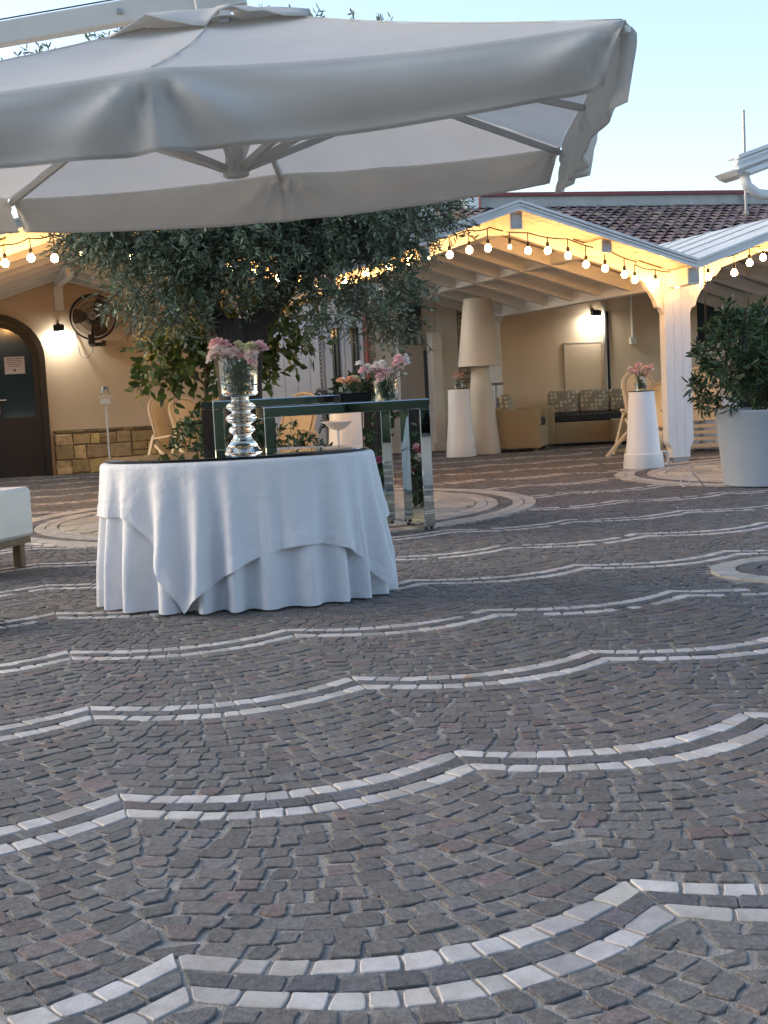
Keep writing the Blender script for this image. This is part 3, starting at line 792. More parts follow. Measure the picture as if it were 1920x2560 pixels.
MB().box(-.03, -.012, -.0925, -.0905, -.008, .008).box(-.006, .004, -.0925, -.0905, -.008, .008).box(.01, .03, -.0925, -.0905, -.008, .004).build('badge_print', 'dark_metal', hb)
MB().lathe([(.04, 0), (.085, .03), (.085, .16), (.05, .19)], 20, M=Matrix.Translation((0, .25, 0)) @ RX).build('motor', 'dark_metal', fan, smooth=True, ang=40)
MB().box(-.09, .0, -.02, .28, -.40, -.26, bev=.01).box(.10, .15, .1, .28, -.40, -.34).bar((-.04, .2, -.3), (0, .2, -.08), .05, .05).bar((.0, .27, -.37), (.12, .27, -.37), .05, .05).build('mount', 'dark_metal', fan)
MB().tube([(-.03, .1, -.40), (-.05, .12, -.50), (-.13, .17, -.58), (-.22, .22, -.54), (-.25, .26, -.40), (-.28, .27, -.2), (-.33, .28, -.05), (-.42, .285, .08)], .009, 6).build('power_cable', 'taupe_panel', fan, smooth=True)

# ---------------------------------------------------------------- cantilever parasol
UC = Vector((1.301, 6.851, 2.372))
def rotm(a, b, c):
    return Matrix.Rotation(a, 3, 'Z') @ Matrix.Rotation(b, 3, 'X') @ Matrix.Rotation(c, 3, 'Y')
UM = rotm(-.352, .038, -.031)
UMAT = Matrix.Translation(UC) @ UM.to_4x4()
HS = 1.75
par = thing('parasol', 'large square off-white cantilever parasol spread over the clothed table', 'parasol')
APX = .60
def cz(t): return APX * (1 - t) ** 1.0 - .035 * math.sin(PI * t)
def edge_pt(e, u, t):
    """e: side 0 near,1 right,2 far,3 left; u -1..1 along it; t 0 apex..1 rim"""
    f_ = abs(u); seg = 1 - (2 * f_ - 1) ** 2
    sag = -.03 * seg * t * t - .02 * seg * math.sin(PI * t)
    inn = 1 - .018 * seg * t
    x, y = u * HS * t, -HS * t * inn
    z = cz(t) + sag
    a = e * PI / 2; c, s_ = math.cos(a), math.sin(a)
    return Vector((x * c - y * s_, x * s_ + y * c, z))
V, Fc = [], []
NU, NT = 33, 15
for e in range(4):
    o_ = len(V)
    for i in range(NT):
        t = .17 + .83 * i / (NT - 1)
        for j in range(NU):
            u = -1 + 2 * j / (NU - 1)
            p = edge_pt(e, u, t); p.z += .006 * mnoise.noise(Vector((p.x * 4, p.y * 4, e)))
            V.append(UMAT @ p)
    for i in range(NT - 1):
        for j in range(NU - 1): Fc.append((o_ + i * NU + j, o_ + i * NU + j + 1, o_ + (i + 1) * NU + j + 1, o_ + (i + 1) * NU + j))
can = raw('canopy', V, Fc, 'canopy_fabric', par, True)
for e in range(4):
    V, Fc = [], []; NV, ND = 73, 16
    for i in range(ND):
        t = i / (ND - 1)
        for j in range(NV):
            u = -1 + 2 * j / (NV - 1); p = edge_pt(e, u, 1.0)
            cor = 1 - abs(u)                                        # 0 at the corner
            drop = (.215 + .085 * (1 - abs(u)) ** 1.2 + (.06 if e == 1 else 0)) * (1 - .5 * max(0, 1 - cor / .035) ** 2)
            x = u * HS; seg = 1 - (2 * abs(u) - 1) ** 2
            pk = .040 * math.cos(7.5 * math.atan2(x, .03 + .30 * t)) * math.exp(-(x / .55) ** 2) * min(1, t * 3)
            wv = .008 * math.sin(9 * u + e * 2.1 + 2 * t) * t + .004 * math.sin(23 * u + e) * t * t + (.035 * t * (.4 + .6 * abs(u)) if e == 1 else 0)
            for sgn in (-1, 1):
                cx_ = x - sgn * HS; wv += .035 * math.cos(6.5 * math.atan2(cx_, .03 + .28 * t)) * math.exp(-(cx_ / .4) ** 2) * min(1, t * 3)
            outw = .001 + (-.03 * t * seg + pk + wv + .045 * math.sin(PI * min(1, t * 1.15)) * seg - .05 * t * t) * min(1, t * 5)
            inset = (1 - .03 * t * max(0, 1 - cor / .1))
            a = e * PI / 2; c, s_ = math.cos(a), math.sin(a)
            lx, ly = x * inset, -HS * (1 - .018 * seg) - outw
            V.append(UMAT @ Vector((lx * c - ly * s_, lx * s_ + ly * c, p.z + .001 - drop * t)))
    for i in range(ND - 1):
        for j in range(NV - 1): Fc.append((i * NV + j, i * NV + j + 1, (i + 1) * NV + j + 1, (i + 1) * NV + j))
    va = raw('valance', V, Fc, 'canopy_fabric', par, True)
    md = va.modifiers.new('hem', 'SOLIDIFY'); md.thickness = .003
    hp = [V[(ND - 1) * NV + j] for j in range(1, NV - 1)]
    MB().tube(hp, .004, 5).build('hem_cord', 'canopy_fabric', va, smooth=True)
for k in range(8):                                                  # taped panel seams along the ribs
    e, u = (k // 2, 0.) if k % 2 == 0 else (k // 2, 1.)
    pts_ = []
    for i in range(12):
        q = edge_pt(e, u, .18 + .815 * i / 11); q.z += .0035; pts_.append(UMAT @ q)
    MB().tube(pts_, .003, 5).build('seam_tape', 'canopy_fabric', can, smooth=True)
# vent flap on top
V, Fc = [], []; n = 49; rg = random.Random(4)
for i in range(7):
    t = i / 6
    for k in range(n):
        a = 2 * PI * k / (n - 1)
        q = .54 / max(abs(math.cos(a)), abs(math.sin(a))) * .88
        r = q * (.12 + .88 * t)
        x, y = r * math.cos(a), r * math.sin(a)
        wave = .035 * math.sin(a * 9 + 1) + .03 * math.sin(a * 5 + .4) + .02 * math.sin(a * 17)
        z = APX * (1 - r / HS * .80) + .0 + .02 * math.sin(PI * t) + wave * .75 * t ** 2
        V.append(UMAT @ Vector((x, y, z)))
for i in range(6):
    for k in range(n - 1): Fc.append((i * n + k, i * n + k + 1, (i + 1) * n + k + 1, (i + 1) * n + k))
vf = raw('vent_flap', V, Fc, 'canopy_fabric', par, True)
md = vf.modifiers.new('hem', 'SOLIDIFY'); md.thickness = .006
# hub, ribs and struts
MB().lathe([(.05, .36), (.07, .33), (.07, .12), (.045, .10)], 16, M=UMAT).lathe([(.05, -.215), (.066, -.205), (.066, -.15), (.05, -.14), (.045, -.06)], 20, M=UMAT).lathe([(.035, -.06), (.035, .5)], 12, M=UMAT).build('hub', 'parasol_frame', par, smooth=True, ang=35)
for k in range(8):
    a = k * PI / 4; d_ = HS * (1.414 if k % 2 else 1.0) - .02
    dx, dy = math.cos(a), math.sin(a)
    top = Vector((dx * .06, dy * .06, APX - .13)); end = Vector((dx * d_, dy * d_, -.035))
    rb = MB().bar(UMAT @ top, UMAT @ end, .022, .034).build('rib', 'parasol_frame', par)
    tp = UMAT @ (end + Vector((dx * .01, dy * .01, .0)))
    MB().bar(tp - (UM @ Vector((dx, dy, 0))) * .03, tp + (UM @ Vector((dx, dy, 0))) * (.028 if k % 2 else .012), .03, .03, bev=.006).build('rib_tip', 'parasol_frame', rb)
    mid = top.lerp(end, .50)
    MB().bar(UMAT @ Vector((dx * .06, dy * .06, -.17)), UMAT @ mid, .026, .034).build('strut', 'parasol_frame', par)
# boom and mast (mast stands outside the picture)
b1 = Vector((1.30, 7.02, 3.085)); bdir = (-R0 * .99 + Vector((0, 0, -.118))).normalized()
b0 = b1 + bdir * 3.3
MB().bar(b1, b0, .075, .115, bev=.008).build('boom', 'parasol_frame', par)
MB().tube([b1 + Vector((0, 0, .075)) + bdir * .25, b0 + Vector((0, 0, .075))], .004, 5).build('winch_cord', 'dark_metal', par)
MB().bar(b1 + bdir * -.14, b1 + bdir * .12, .10, .15, bev=.01).lathe([(.03, 0), (.03, .03)], 12, M=Matrix.Translation(b1 - bdir * .04 + F0 * -.055) @ RX).build('boom_joint', 'parasol_frame', par, smooth=True, ang=35)
MB().lathe([(.014, 0), (.014, .02)], 8, M=Matrix.Translation(b1 + bdir * .5 + F0 * -.04) @ RX).build('bolt', 'grey_metal', par, smooth=True, ang=35)
MB().bar(b1 - bdir * .04 + Vector((0, 0, -.04)), UMAT @ Vector((0, 0, .44)), .05, .05).build('hanger', 'parasol_frame', par)
MB().box(b0.x - .06, b0.x + .06, b0.y - .06, b0.y + .06, .012, b0.z + .1).box(b0.x - .4, b0.x + .4, b0.y - .4, b0.y + .4, .012, .09).build('mast', 'parasol_frame', par)

# ---------------------------------------------------------------- clothed oval table
TC = Vector((1.262, 7.055, 0))
TM = Matrix.Translation(TC) @ Matrix((R0, F0, Vector((0, 0, 1)))).transposed().to_4x4()
TA, TB, TZ = .70, .45, .752
tb = thing('oval_table', 'oval banquet table hidden under white floor-length cloths', 'table')
MB().lathe([(1, 0), (1, .028)], 64, (0, 0, TZ - .034), TA - .01, TB - .01, M=TM).build('tabletop', 'brown_wood', tb)
for sx in (-1, 1):
    for sy in (-1, 1): MB().tube([TM @ Vector((sx * .4, sy * .25, .012)), TM @ Vector((sx * .4, sy * .25, TZ - .034))], .02, 8).build('leg', 'grey_metal', tb)
NTH = 360
def ell(th):
    c, s_ = math.cos(th), math.sin(th)
    nx, ny = c / TA, s_ / TB; l = math.hypot(nx, ny)
    return TA * c, TB * s_, nx / l, ny / l
# arc length parameter for even folds
arcl = [0]
for k in range(NTH):
    a = ell(2 * PI * k / NTH); b = ell(2 * PI * (k + 1) / NTH); arcl.append(arcl[-1] + math.hypot(a[0] - b[0], a[1] - b[1]))
def ufold(sp, s_):
    x = sp * 2 * PI
    ph = 23 * x + 1.6 * math.sin(2 * x + .5) + 1.1 * math.sin(5 * x + 2)
    wv = math.sin(ph); wv = wv * .7 + .3 * math.copysign(abs(wv) ** .45, wv)
    am = .034 + .034 * (.5 + .5 * math.sin(3 * x + 1.3))
    return am * wv * min(1, s_ / .55) ** 1.1 + .004 * math.sin(31 * x) * s_
def cloth(name, label, lenf, offf, mname, rows, hem=None):
    V, Fc = [], []
    rings = [(0.0, None), (.5, None), (.9, None)]
    V.append(TM @ Vector((0, 0, TZ + offf(0, 0)[1]))); base = 1
    for (q, _) in rings[1:]:
        for k in range(NTH):
            x, y, nx, ny = ell(2 * PI * k / NTH); V.append(TM @ Vector((x * q, y * q, TZ + offf(0, 0)[1])))
    for i in range(rows + 1):
        for k in range(NTH):
            th = 2 * PI * k / NTH; sp = arcl[k] / arcl[-1]; x, y, nx, ny = ell(th)
            Ln = lenf(th); s_ = Ln * i / rows
            of, zo = offf(sp, s_, th, Ln)
            rnd = .022                                               # soft edge where it falls over the rim
            if s_ < rnd * 1.57:
                a = s_ / rnd; ox = of + rnd * math.sin(a) - rnd; oz = -rnd * (1 - math.cos(a))
            else: ox = of; oz = -rnd - (s_ - rnd * 1.57)
            z = TZ + zo + oz
            if z < .016:
                ox += (.016 - z) * .9; z = .016 + .002 * math.sin(k)
            V.append(TM @ Vector((x + nx * ox, y + ny * ox, z)))
    nr = rows + 3
    for k in range(NTH): Fc.append((0, 1 + k, 1 + (k + 1) % NTH))
    for i in range(nr - 1):
        for k in range(NTH):
            a = base + i * NTH + k; b = base + i * NTH + (k + 1) % NTH
            Fc.append((a, b, b + NTH, a + NTH))
    o = raw(name, V, Fc, mname, None, True)
    tag(o, label, 'tablecloth')
    return o
cloth('table_skirt', 'floor-length pleated white underskirt of the oval table', lambda th: .748,
      lambda sp, s_, th=0, L=0: (.004 + .055 * s_ + ufold(sp, s_), .0), 'linen', 26)
QS = .90
A0 = R(291)
SQC = (.10, .0)
def hang(th):
    """distance from the rim to the cloth's square edge, straight out"""
    x, y, nx, ny = ell(th); best = 9
    for k in range(4):
        a = A0 + k * PI / 2; cx, cy = math.cos(a), math.sin(a)
        dn = nx * cx + ny * cy
        if dn > .05: best = min(best, (QS - ((x - SQC[0]) * cx + (y - SQC[1]) * cy)) / dn)
    return min(max(best, .28), .765)
def ooff(sp, s_, th=0, L=0):
    x = sp * 2 * PI
    if L == 0: return (0, .004)
    cor = max(0, (L - .42) / .35)
    own = (.022 * math.sin(17 * x + 1.4 * math.sin(3 * x) + .6) + .010 * math.sin(29 * x + 2 * math.sin(5 * x))) * (s_ / .5) ** 1.1
    cr = .0022 * math.exp(-((s_ - .165 - .03 * math.sin(4 * x)) / .006) ** 2)   # ironed crease
    for (a_, w_) in ((3.6, .010), (4.35, .008), (5.2, .010), (5.85, .008)): cr += .006 * math.exp(-((x - a_ + .12 * s_) / w_) ** 2) * min(1, s_ * 6)
    hm = .0035 if s_ > L - .06 else 0
    return (.014 + .078 * s_ + .62 * ufold(sp, s_) + own + .05 * cor * (s_ / .7) ** 2 + cr + hm, .004)
cloth('overlay_tablecloth', 'square white overlay cloth with corner points falling to the floor', hang, ooff, 'linen', 40)
mt = MB().lathe([(.985, 0), (1, .003), (1, .011), (.99, .014)], 96, (0, 0, TZ + .006), TA - .012, TB - .012, M=TM).build('mirror_plate', ['mirror', 'black_glass'], None)
for p in mt.data.polygons: p.material_index = 0 if p.normal.z > .9 else 1
tag(mt, 'thin dark-edged mirror plate lying on the clothed oval table', 'mirror plate')
ZT = TZ + .021

# ---------------------------------------------------------------- flowers and glass
def petal_mesh(name, r, n, seed, mname, flat=.75, open_=1.0):
    rg = random.Random(seed); V, Fc = [], []
    for i in range(n):
        k = (i + .5) / n
        ph = i * 2.39996; el = PI / 2 - k * (1.75 * open_)
        d_ = Vector((math.cos(el) * math.cos(ph), math.cos(el) * math.sin(ph), math.sin(el) * flat))
        t = d_.cross(Vector((0, 0, 1))); t = t.normalized() if t.length > .05 else Vector((1, 0, 0)); b = t.cross(d_).normalized()
        rr = r * rg.uniform(.85, 1.12); wd_ = r * rg.uniform(.34, .5)
        o_ = len(V); tw_ = rg.uniform(-.5, .5)
        t2 = (t * math.cos(tw_) + b * math.sin(tw_))
        V.append(d_ * rr * .25)
        V += [d_ * rr * .72 - t2 * wd_ * .7 + b * rg.uniform(-.1, .1) * r, d_ * rr * .78 + b * .08 * r, d_ * rr * .72 + t2 * wd_ * .7 + b * rg.uniform(-.1, .1) * r]
        V += [d_ * rr * rg.uniform(.9, 1.08) - t2 * wd_ + b * rg.uniform(-.2, .12) * r, d_ * rr * rg.uniform(.95, 1.1) - t2 * wd_ * .3 + b * rg.uniform(-.12, .12) * r,
              d_ * rr * rg.uniform(.95, 1.1) + t2 * wd_ * .35 + b * rg.uniform(-.12, .12) * r, d_ * rr * rg.uniform(.9, 1.08) + t2 * wd_ + b * rg.uniform(-.2, .12) * r]
        Fc += [(o_, o_ + 1, o_ + 2), (o_, o_ + 2, o_ + 3), (o_ + 1, o_ + 4, o_ + 5, o_ + 2), (o_ + 2, o_ + 5, o_ + 6), (o_ + 2, o_ + 6, o_ + 7, o_ + 3)]
    me = bpy.data.meshes.new(name); me.from_pydata([tuple(v) for v in V], [], Fc); me.materials.append(MATS[mname]); me.update()
    return me
BL = {}
for mn in ('petal_pink', 'petal_blush', 'petal_cream', 'petal_white', 'petal_peach', 'petal_rose'):
    BL[mn] = [petal_mesh('bloom', 1.0, 34, 10 + k + hash(mn) % 7 * 0 + len(mn), mn) for k in range(3)]
def bloom(parent, p, r, mn, rg):
    o = bpy.data.objects.new('bloom', rg.choice(BL[mn])); COL.objects.link(o); o.parent = parent
    o.location = p; o.scale = (r, r, r); o.rotation_euler = (rg.uniform(-.6, .6), rg.uniform(-.6, .6), rg.uniform(0, 6)); return o
def leaf_blades(mb_v, mb_f, p, d, ln, wd_, rg, up=Vector((0, 0, 1))):
    d = d.normalized(); sd_ = d.cross(up); sd_ = sd_.normalized() if sd_.length > .05 else Vector((1, 0, 0))
    a = rg.uniform(-.9, .9); nn = sd_.cross(d); sd_ = sd_ * math.cos(a) + nn * math.sin(a)
    o_ = len(mb_v); mb_v += [p, p + d * ln * .4 + sd_ * wd_, p + d * ln - nn * ln * .12 * rg.uniform(-1, 1), p + d * ln * .4 - sd_ * wd_]
    mb_f.append((o_, o_ + 1, o_ + 2, o_ + 3))
def bouquet(name, label, c, spots, stems_to, seed, grp=None, leafn=60, lr=.07, lz=(.0, .09)):
    rg = random.Random(seed); t = thing(name, label, 'flowers', c, 0, grp)
    sm = MB()
    for (r_, d_, z, rad, mn) in spots:
        p = R0 * r_ + F0 * d_ + Vector((0, 0, z)); bloom(t, p, rad, mn, rg)
        sm.tube([p - Vector((0, 0, rad * .2)), p * .55 + Vector((0, 0, z * .2)), Vector((rg.uniform(-.03, .03), rg.uniform(-.03, .03), stems_to))], .0028, 5)
    sm.build('stems', 'stem', t, smooth=True)
    V, Fc = [], []
    for k in range(leafn):
        a = rg.uniform(0, 2 * PI); q = rg.uniform(0, lr); p = Vector((q * math.cos(a), q * math.sin(a), rg.uniform(*lz)))
        leaf_blades(V, Fc, p, Vector((rg.uniform(-1, 1), rg.uniform(-1, 1), rg.uniform(-.6, 1))), rg.uniform(.03, .06), rg.uniform(.004, .009), rg)
    raw('leaves', V, Fc, 'citrus_leaf', t)
    return t
# tall stacked glass vase on the table
vp = TC - F0 * .30 + R0 * .065; vp.z = ZT
vs_ = thing('glass_vase', 'tall clear glass vase of stacked rings on the clothed table', 'vase', vp)
prof = [(.001, .006), (.083, .0), (.092, .006), (.094, .016), (.082, .040), (.055, .075), (.042, .098), (.046, .106), (.064, .118), (.068, .128), (.060, .140), (.046, .148), (.048, .158), (.072, .172), (.080, .185), (.072, .198), (.048, .210), (.046, .220), (.066, .232), (.076, .243), (.068, .256), (.046, .266), (.043, .280), (.046, .288), (.048, .292), (.001, .293)]
MB().lathe(prof, 40, cap0=False, cap1=False).build('stem_rings', 'glass', vs_, smooth=True)
cup = [(.001, .296), (.084, .296), (.090, .300), (.092, .312), (.100, .478), (.1005, .482), (.097, .482), (.0955, .478), (.0875, .316), (.001, .314)]
MB().lathe(cup, 40, cap0=False, cap1=False).build('cup', 'glass', vs_, smooth=True, ang=50)
MB().lathe([(.001, .3145), (.0868, .3165), (.0915, .400), (.001, .400)], 32, cap0=False, cap1=False).build('water', 'water', vs_, smooth=True, ang=50)
sp = [(-.10, -.02, .155, .042, 'petal_pink'), (-.065, .02, .15, .036, 'petal_pink'), (-.095, -.05, .115, .045, 'petal_blush'), (-.125, -.02, .09, .034, 'petal_blush'), (-.05, -.06, .10, .04, 'petal_blush'), (-.01, -.05, .105, .036, 'petal_blush'),
      (.005, 0, .15, .026, 'petal_cream'), (.03, -.02, .135, .024, 'petal_cream'), (.03, -.06, .085, .034, 'petal_pink'), (.075, -.05, .125, .042, 'petal_cream'), (.075, -.08, .09, .036, 'petal_blush'), (.115, -.03, .125, .045, 'petal_pink'),
      (.08, -.10, .055, .026, 'petal_pink'), (-.07, .06, .12, .04, 'petal_white'), (.05, .06, .11, .04, 'petal_blush'), (.0, .05, .12, .04, 'petal_pink'), (.08, -.06, .03, .018, 'petal_cream')]
bouquet('flower_bouquet', 'pink and cream carnations in the tall glass vase on the clothed table', (vp.x, vp.y, vp.z + .40), sp, -.075, 2, None, 150, .07, (-.07, .06))
def glass_cup(name, label, c, r0, r1, h_, wz, cat='vase', seg=32, sq=False):
    t = thing(name, label, cat, c)
    k = 4 if sq else seg; q = 1.414 if sq else 1
    M = Matrix.Rotation(PI / 4, 4, 'Z') if sq else None
    MB().lathe([(.001, 0), (r0 * q, 0), (r1 * q, h_), (r1 * q - .004, h_), (r0 * q - .004, .012), (.001, .012)], k, cap0=False, cap1=False, M=M).build('cup', 'glass', t, smooth=not sq, ang=40)
    MB().lathe([(.001, .0125), (r0 * q - .0046, .0125), (r0 * q + (r1 - r0) * q * wz / h_ - .0046, wz), (.001, wz)], k, cap0=False, cap1=False, M=M).build('water', 'water', t, smooth=not sq, ang=40)
    return t

# ---------------------------------------------------------------- mirrored console tables
def console(x0, x1, y0, y1, top, th, lw, label):
    t = thing('mirror_console', label, 'console table', (0, 0, 0), 0, 'mirrored console tables')
    MB().box(x0, x1, y0, y1, top - th, top, bev=.006).build('top_slab', 'mirror', t)
    for (a, b) in ((x0, x0 + lw), (x1 - lw, x1)):
        l_ = MB().box(a, b, y0, y1, .035, top - th - .002, bev=.005).build('leg_panel', 'mirror', t)
        for (u, v) in ((a + .01, y0 + .02), (b - .03, y0 + .02), (a + .01, y1 - .05), (b - .03, y1 - .05)):
            MB().box(u, u + .02, v, v + .03, .013, .0345).build('foot', 'dark_metal', l_)
    return t
console(1.895, 3.125, 9.43, 9.93, .972, .072, .08, 'mirrored console in front carrying the black box and glass vase')
console(1.64, 3.012, 10.06, 10.62, 1.030, .060, .08, 'taller mirrored console standing just behind the other one')
bx_ = thing('display_box', 'black glossy box under the peach roses on the console', 'box', (2.66, 9.80, .973))
MB().box(-.135, .135, -.09, .09, 0, .062, bev=.004).build('body', 'black_glass', bx_)
MB().box(-.14, .14, -.095, .095, .0625, .068, bev=.002).build('lid', 'black_glass', bx_)
glass_cup('glass_cube', 'low square glass of peach roses on the black box', (2.625, 9.80, 1.0415), .065, .065, .065, .045, 'vase', sq=True)
bouquet('flower_bouquet', 'short peach and yellow roses above the black box', (2.625, 9.80, 1.0415),
        [(-.062, -.02, .085, .034, 'petal_peach'), (-.02, -.03, .075, .03, 'petal_peach'), (.012, -.02, .095, .036, 'petal_peach'), (.05, -.02, .085, .036, 'petal_peach'), (.03, .02, .10, .03, 'petal_cream'), (-.04, .03, .09, .032, 'petal_blush'), (.055, -.03, .105, .026, 'petal_cream')], .02, 5, None, 20, .05, (.03, .07))
glass_cup('glass_vase', 'clear round glass vase of pink stems at the console end', (2.868, 9.66, .973), .088, .092, .15, .08)
bouquet('flower_bouquet', 'loose pink and white stock spreading over the console end', (2.868, 9.66, 1.06),
        [(-.19, -.02, .19, .030, 'petal_white'), (-.165, -.03, .135, .036, 'petal_pink'), (-.13, 0, .165, .03, 'petal_white'), (-.11, -.02, .13, .03, 'petal_blush'), (-.085, -.03, .15, .034, 'petal_blush'), (-.055, 0, .12, .034, 'petal_pink'), (-.06, .02, .175, .03, 'petal_white'), (-.03, -.03, .14, .034, 'petal_blush'), (-.02, .0, .185, .03, 'petal_white'), (.0, -.03, .115, .034, 'petal_pink'), (.03, -.02, .125, .036, 'petal_blush'), (-.04, -.04, .085, .034, 'petal_pink'), (-.05, -.05, .05, .03, 'petal_blush'),
         (.10, 0, .215, .036, 'petal_pink'), (.125, -.02, .19, .04, 'petal_pink'), (.085, -.01, .175, .036, 'petal_pink'), (.15, 0, .20, .034, 'petal_white'), (.165, -.01, .17, .03, 'petal_white'), (.11, -.01, .14, .028, 'petal_blush'), (.16, 0, .235, .014, 'petal_white'), (.145, -.02, .10, .016, 'petal_cream')], -.07, 8, None, 110, .07, (-.06, .06))

# ---------------------------------------------------------------- foliage
def leaves_np(name, P, D, ln, wd_, mname, parent, seed, fold=.0):
    """P, D: (n,3) bases and directions; lanceolate leaves of 2 quads folded on the midrib"""
    rg = np.random.default_rng(seed); n = len(P)
    D = D / (np.linalg.norm(D, axis=1, keepdims=True) + 1e-9)
    rnd = rg.normal(size=(n, 3)); sd_ = np.cross(D, rnd); sd_ /= (np.linalg.norm(sd_, axis=1, keepdims=True) + 1e-9)
    nn = np.cross(sd_, D)
    L = (ln * rg.uniform(.7, 1.25, (n, 1))); Wd = (wd_ * rg.uniform(.75, 1.25, (n, 1)))
    curl = rg.uniform(-.18, .18, (n, 1))
    v = np.empty((n, 6, 3))
    v[:, 0] = P
    v[:, 1] = P + D * L * .35 + sd_ * Wd + nn * L * fold; v[:, 2] = P + D * L * .75 + sd_ * Wd * .7 + nn * L * (curl * .6 + fold)
    v[:, 3] = P + D * L + nn * L * curl
    v[:, 4] = P + D * L * .75 - sd_ * Wd * .7 + nn * L * (curl * .6 + fold); v[:, 5] = P + D * L * .35 - sd_ * Wd + nn * L * fold
    me = bpy.data.meshes.new(name); nf = 2 * n
    me.vertices.add(n * 6); me.vertices.foreach_set('co', v.reshape(-1).astype(np.float32))
    b = (np.arange(n) * 6)[:, None]
    q = np.concatenate([b + np.array([[0, 1, 2, 3]]), b + np.array([[0, 3, 4, 5]])], axis=1).reshape(-1)
    me.loops.add(nf * 4); me.loops.foreach_set('vertex_index', q.astype(np.int32))
    me.polygons.add(nf); me.polygons.foreach_set('loop_start', (np.arange(nf) * 4).astype(np.int32))
    me.update(calc_edges=True); me.validate()
    me.materials.append(MATS[mname])
    o = bpy.data.objects.new(name, me); COL.objects.link(o)
    if parent: o.parent = parent
    return o
def rt_blob(rg, n, blobs, hollow=.35):
    """random points in a set of ellipsoids, denser to the rim; returns points and outward directions"""
    vol = np.array([b[3] * b[4] * b[5] for b in blobs]) ** .8; pick = rg.choice(len(blobs), n, p=vol / vol.sum())
    d = rg.normal(size=(n, 3)); d /= np.linalg.norm(d, axis=1, keepdims=True)
    r = rg.uniform(hollow ** 2, 1, (n, 1)) ** .5
    B = np.array(blobs)
    P = B[pick, :3] + d * r * B[pick, 3:6]
    return P, d
r0 = np.array(R0); f0 = np.array(F0)
def to_world(P, org):
    return np.array(org) + P[:, :1] * r0 + P[:, 1:2] * f0 + P[:, 2:3] * np.array([0, 0, 1.])
def twigs(rg, P, d, per, ln, droop, spread):
    """leafy twigs: returns leaf bases/dirs and twig segments"""
    n = len(P); ax = d * .8 + rg.normal(size=(n, 3)) * spread; ax[:, 2] += rg.uniform(-droop, .35, n)
    ax /= np.linalg.norm(ax, axis=1, keepdims=True)
    LP, LD = [], []
    l = ln * rg.uniform(.6, 1.3, (n, 1))
    for k in range(per):
        t = (k + .5) / per
        base = P + ax * l * t + np.array([0, 0, -1.]) * l * t * t * .25
        sd_ = np.cross(ax, rg.normal(size=(n, 3))); sd_ /= np.linalg.norm(sd_, axis=1, keepdims=True)
        LP.append(base); LD.append(ax * rg.uniform(.35, .9, (n, 1)) + sd_ * .8)
    return np.concatenate(LP), np.concatenate(LD), np.stack([P, P + ax * l + np.array([0, 0, -1.]) * l * .22], 1)
def limb(mb, pts, r0_, r1_, seed, n=10, wob=.05):
    rg = random.Random(seed); out = []; rs_ = []
    pts = [Vector(p) for p in pts]; m = len(pts) - 1
    for i in range(m):
        for k in range(5):
            u = (i + k / 5) / m; p = pts[i].lerp(pts[i + 1], k / 5)
            out.append(p + Vector((rg.uniform(-wob, wob), rg.uniform(-wob, wob), 0)) * (1 if 0 < i + k else 0)); rs_.append((r0_ + (r1_ - r0_) * u) * rg.uniform(.93, 1.08))
    out.append(pts[-1]); rs_.append(r1_)
    mb.tube(out, rs_, n)
# olive tree
OT = (2.2, 12.05, 0)
ol = thing('olive_tree', 'spreading grey-green olive tree rising behind the mirrored consoles', 'tree', OT)
def lw(r_, d_, z): return R0 * r_ + F0 * d_ + Vector((0, 0, z))
mb = MB(); rg_ = random.Random(2)
V, Fc = [], []; nn_ = 28; lv = [(0, .33), (.12, .25), (.4, .20), (.8, .185), (1.2, .185), (1.5, .195), (1.72, .19)]
for i, (z, r_) in enumerate(lv):
    for k in range(nn_):
        a = 2 * PI * k / nn_; q = r_ * (1 + .13 * math.sin(3 * a + z) + .07 * math.sin(7 * a + 2 * z) + .05 * math.sin(13 * a - z * 3))
        st_ = 1 + (.35 * max(0, z - 1.2) * abs(math.cos(a)))
        V.append(R0 * (q * math.cos(a) * st_) + F0 * (q * math.sin(a)) + Vector((0, 0, z + .011)))
for i in range(len(lv) - 1):
    for k in range(nn_): Fc.append((i * nn_ + k, i * nn_ + (k + 1) % nn_, (i + 1) * nn_ + (k + 1) % nn_, (i + 1) * nn_ + k))
Fc.append(tuple((len(lv) - 1) * nn_ + k for k in range(nn_)))
raw('trunk', V, Fc, 'olive_bark', ol, True)
branches = [([lw(-.12, 0, 1.55), lw(-.28, .05, 2.1), lw(-.38, .1, 2.7), lw(-.7, 0, 3.3)], .12, .04), ([lw(.13, 0, 1.5), lw(.42, -.05, 1.95), lw(.62, 0, 2.4), lw(.8, .1, 3.2)], .115, .04),
            ([lw(-.3, .05, 2.1), lw(-.7, -.15, 2.35), lw(-1.1, -.2, 2.5)], .07, .02), ([lw(.5, 0, 2.1), lw(.95, -.2, 2.35), lw(1.5, -.2, 2.6)], .07, .02), ([lw(.55, 0, 2.2), lw(.5, .5, 2.8), lw(.4, .9, 3.4)], .08, .02),
            ([lw(-.3, .1, 2.2), lw(-.2, .6, 2.7), lw(-.5, 1.0, 3.0)], .07, .02), ([lw(.6, 0, 2.4), lw(.3, -.4, 2.9), lw(.1, -.6, 3.4)], .06, .02), ([lw(-.38, .1, 2.7), lw(-.1, -.3, 3.2), lw(-.2, -.4, 3.8)], .06, .02), ([lw(.8, .1, 3.1), lw(1.3, 0, 3.5), lw(1.6, .1, 3.9)], .05, .015)]
for k, (p, a, b) in enumerate(branches):
    mb = MB(); limb(mb, p, a, b, 30 + k); mb.build('branch', 'olive_bark', ol, smooth=True)
rg = np.random.default_rng(12)
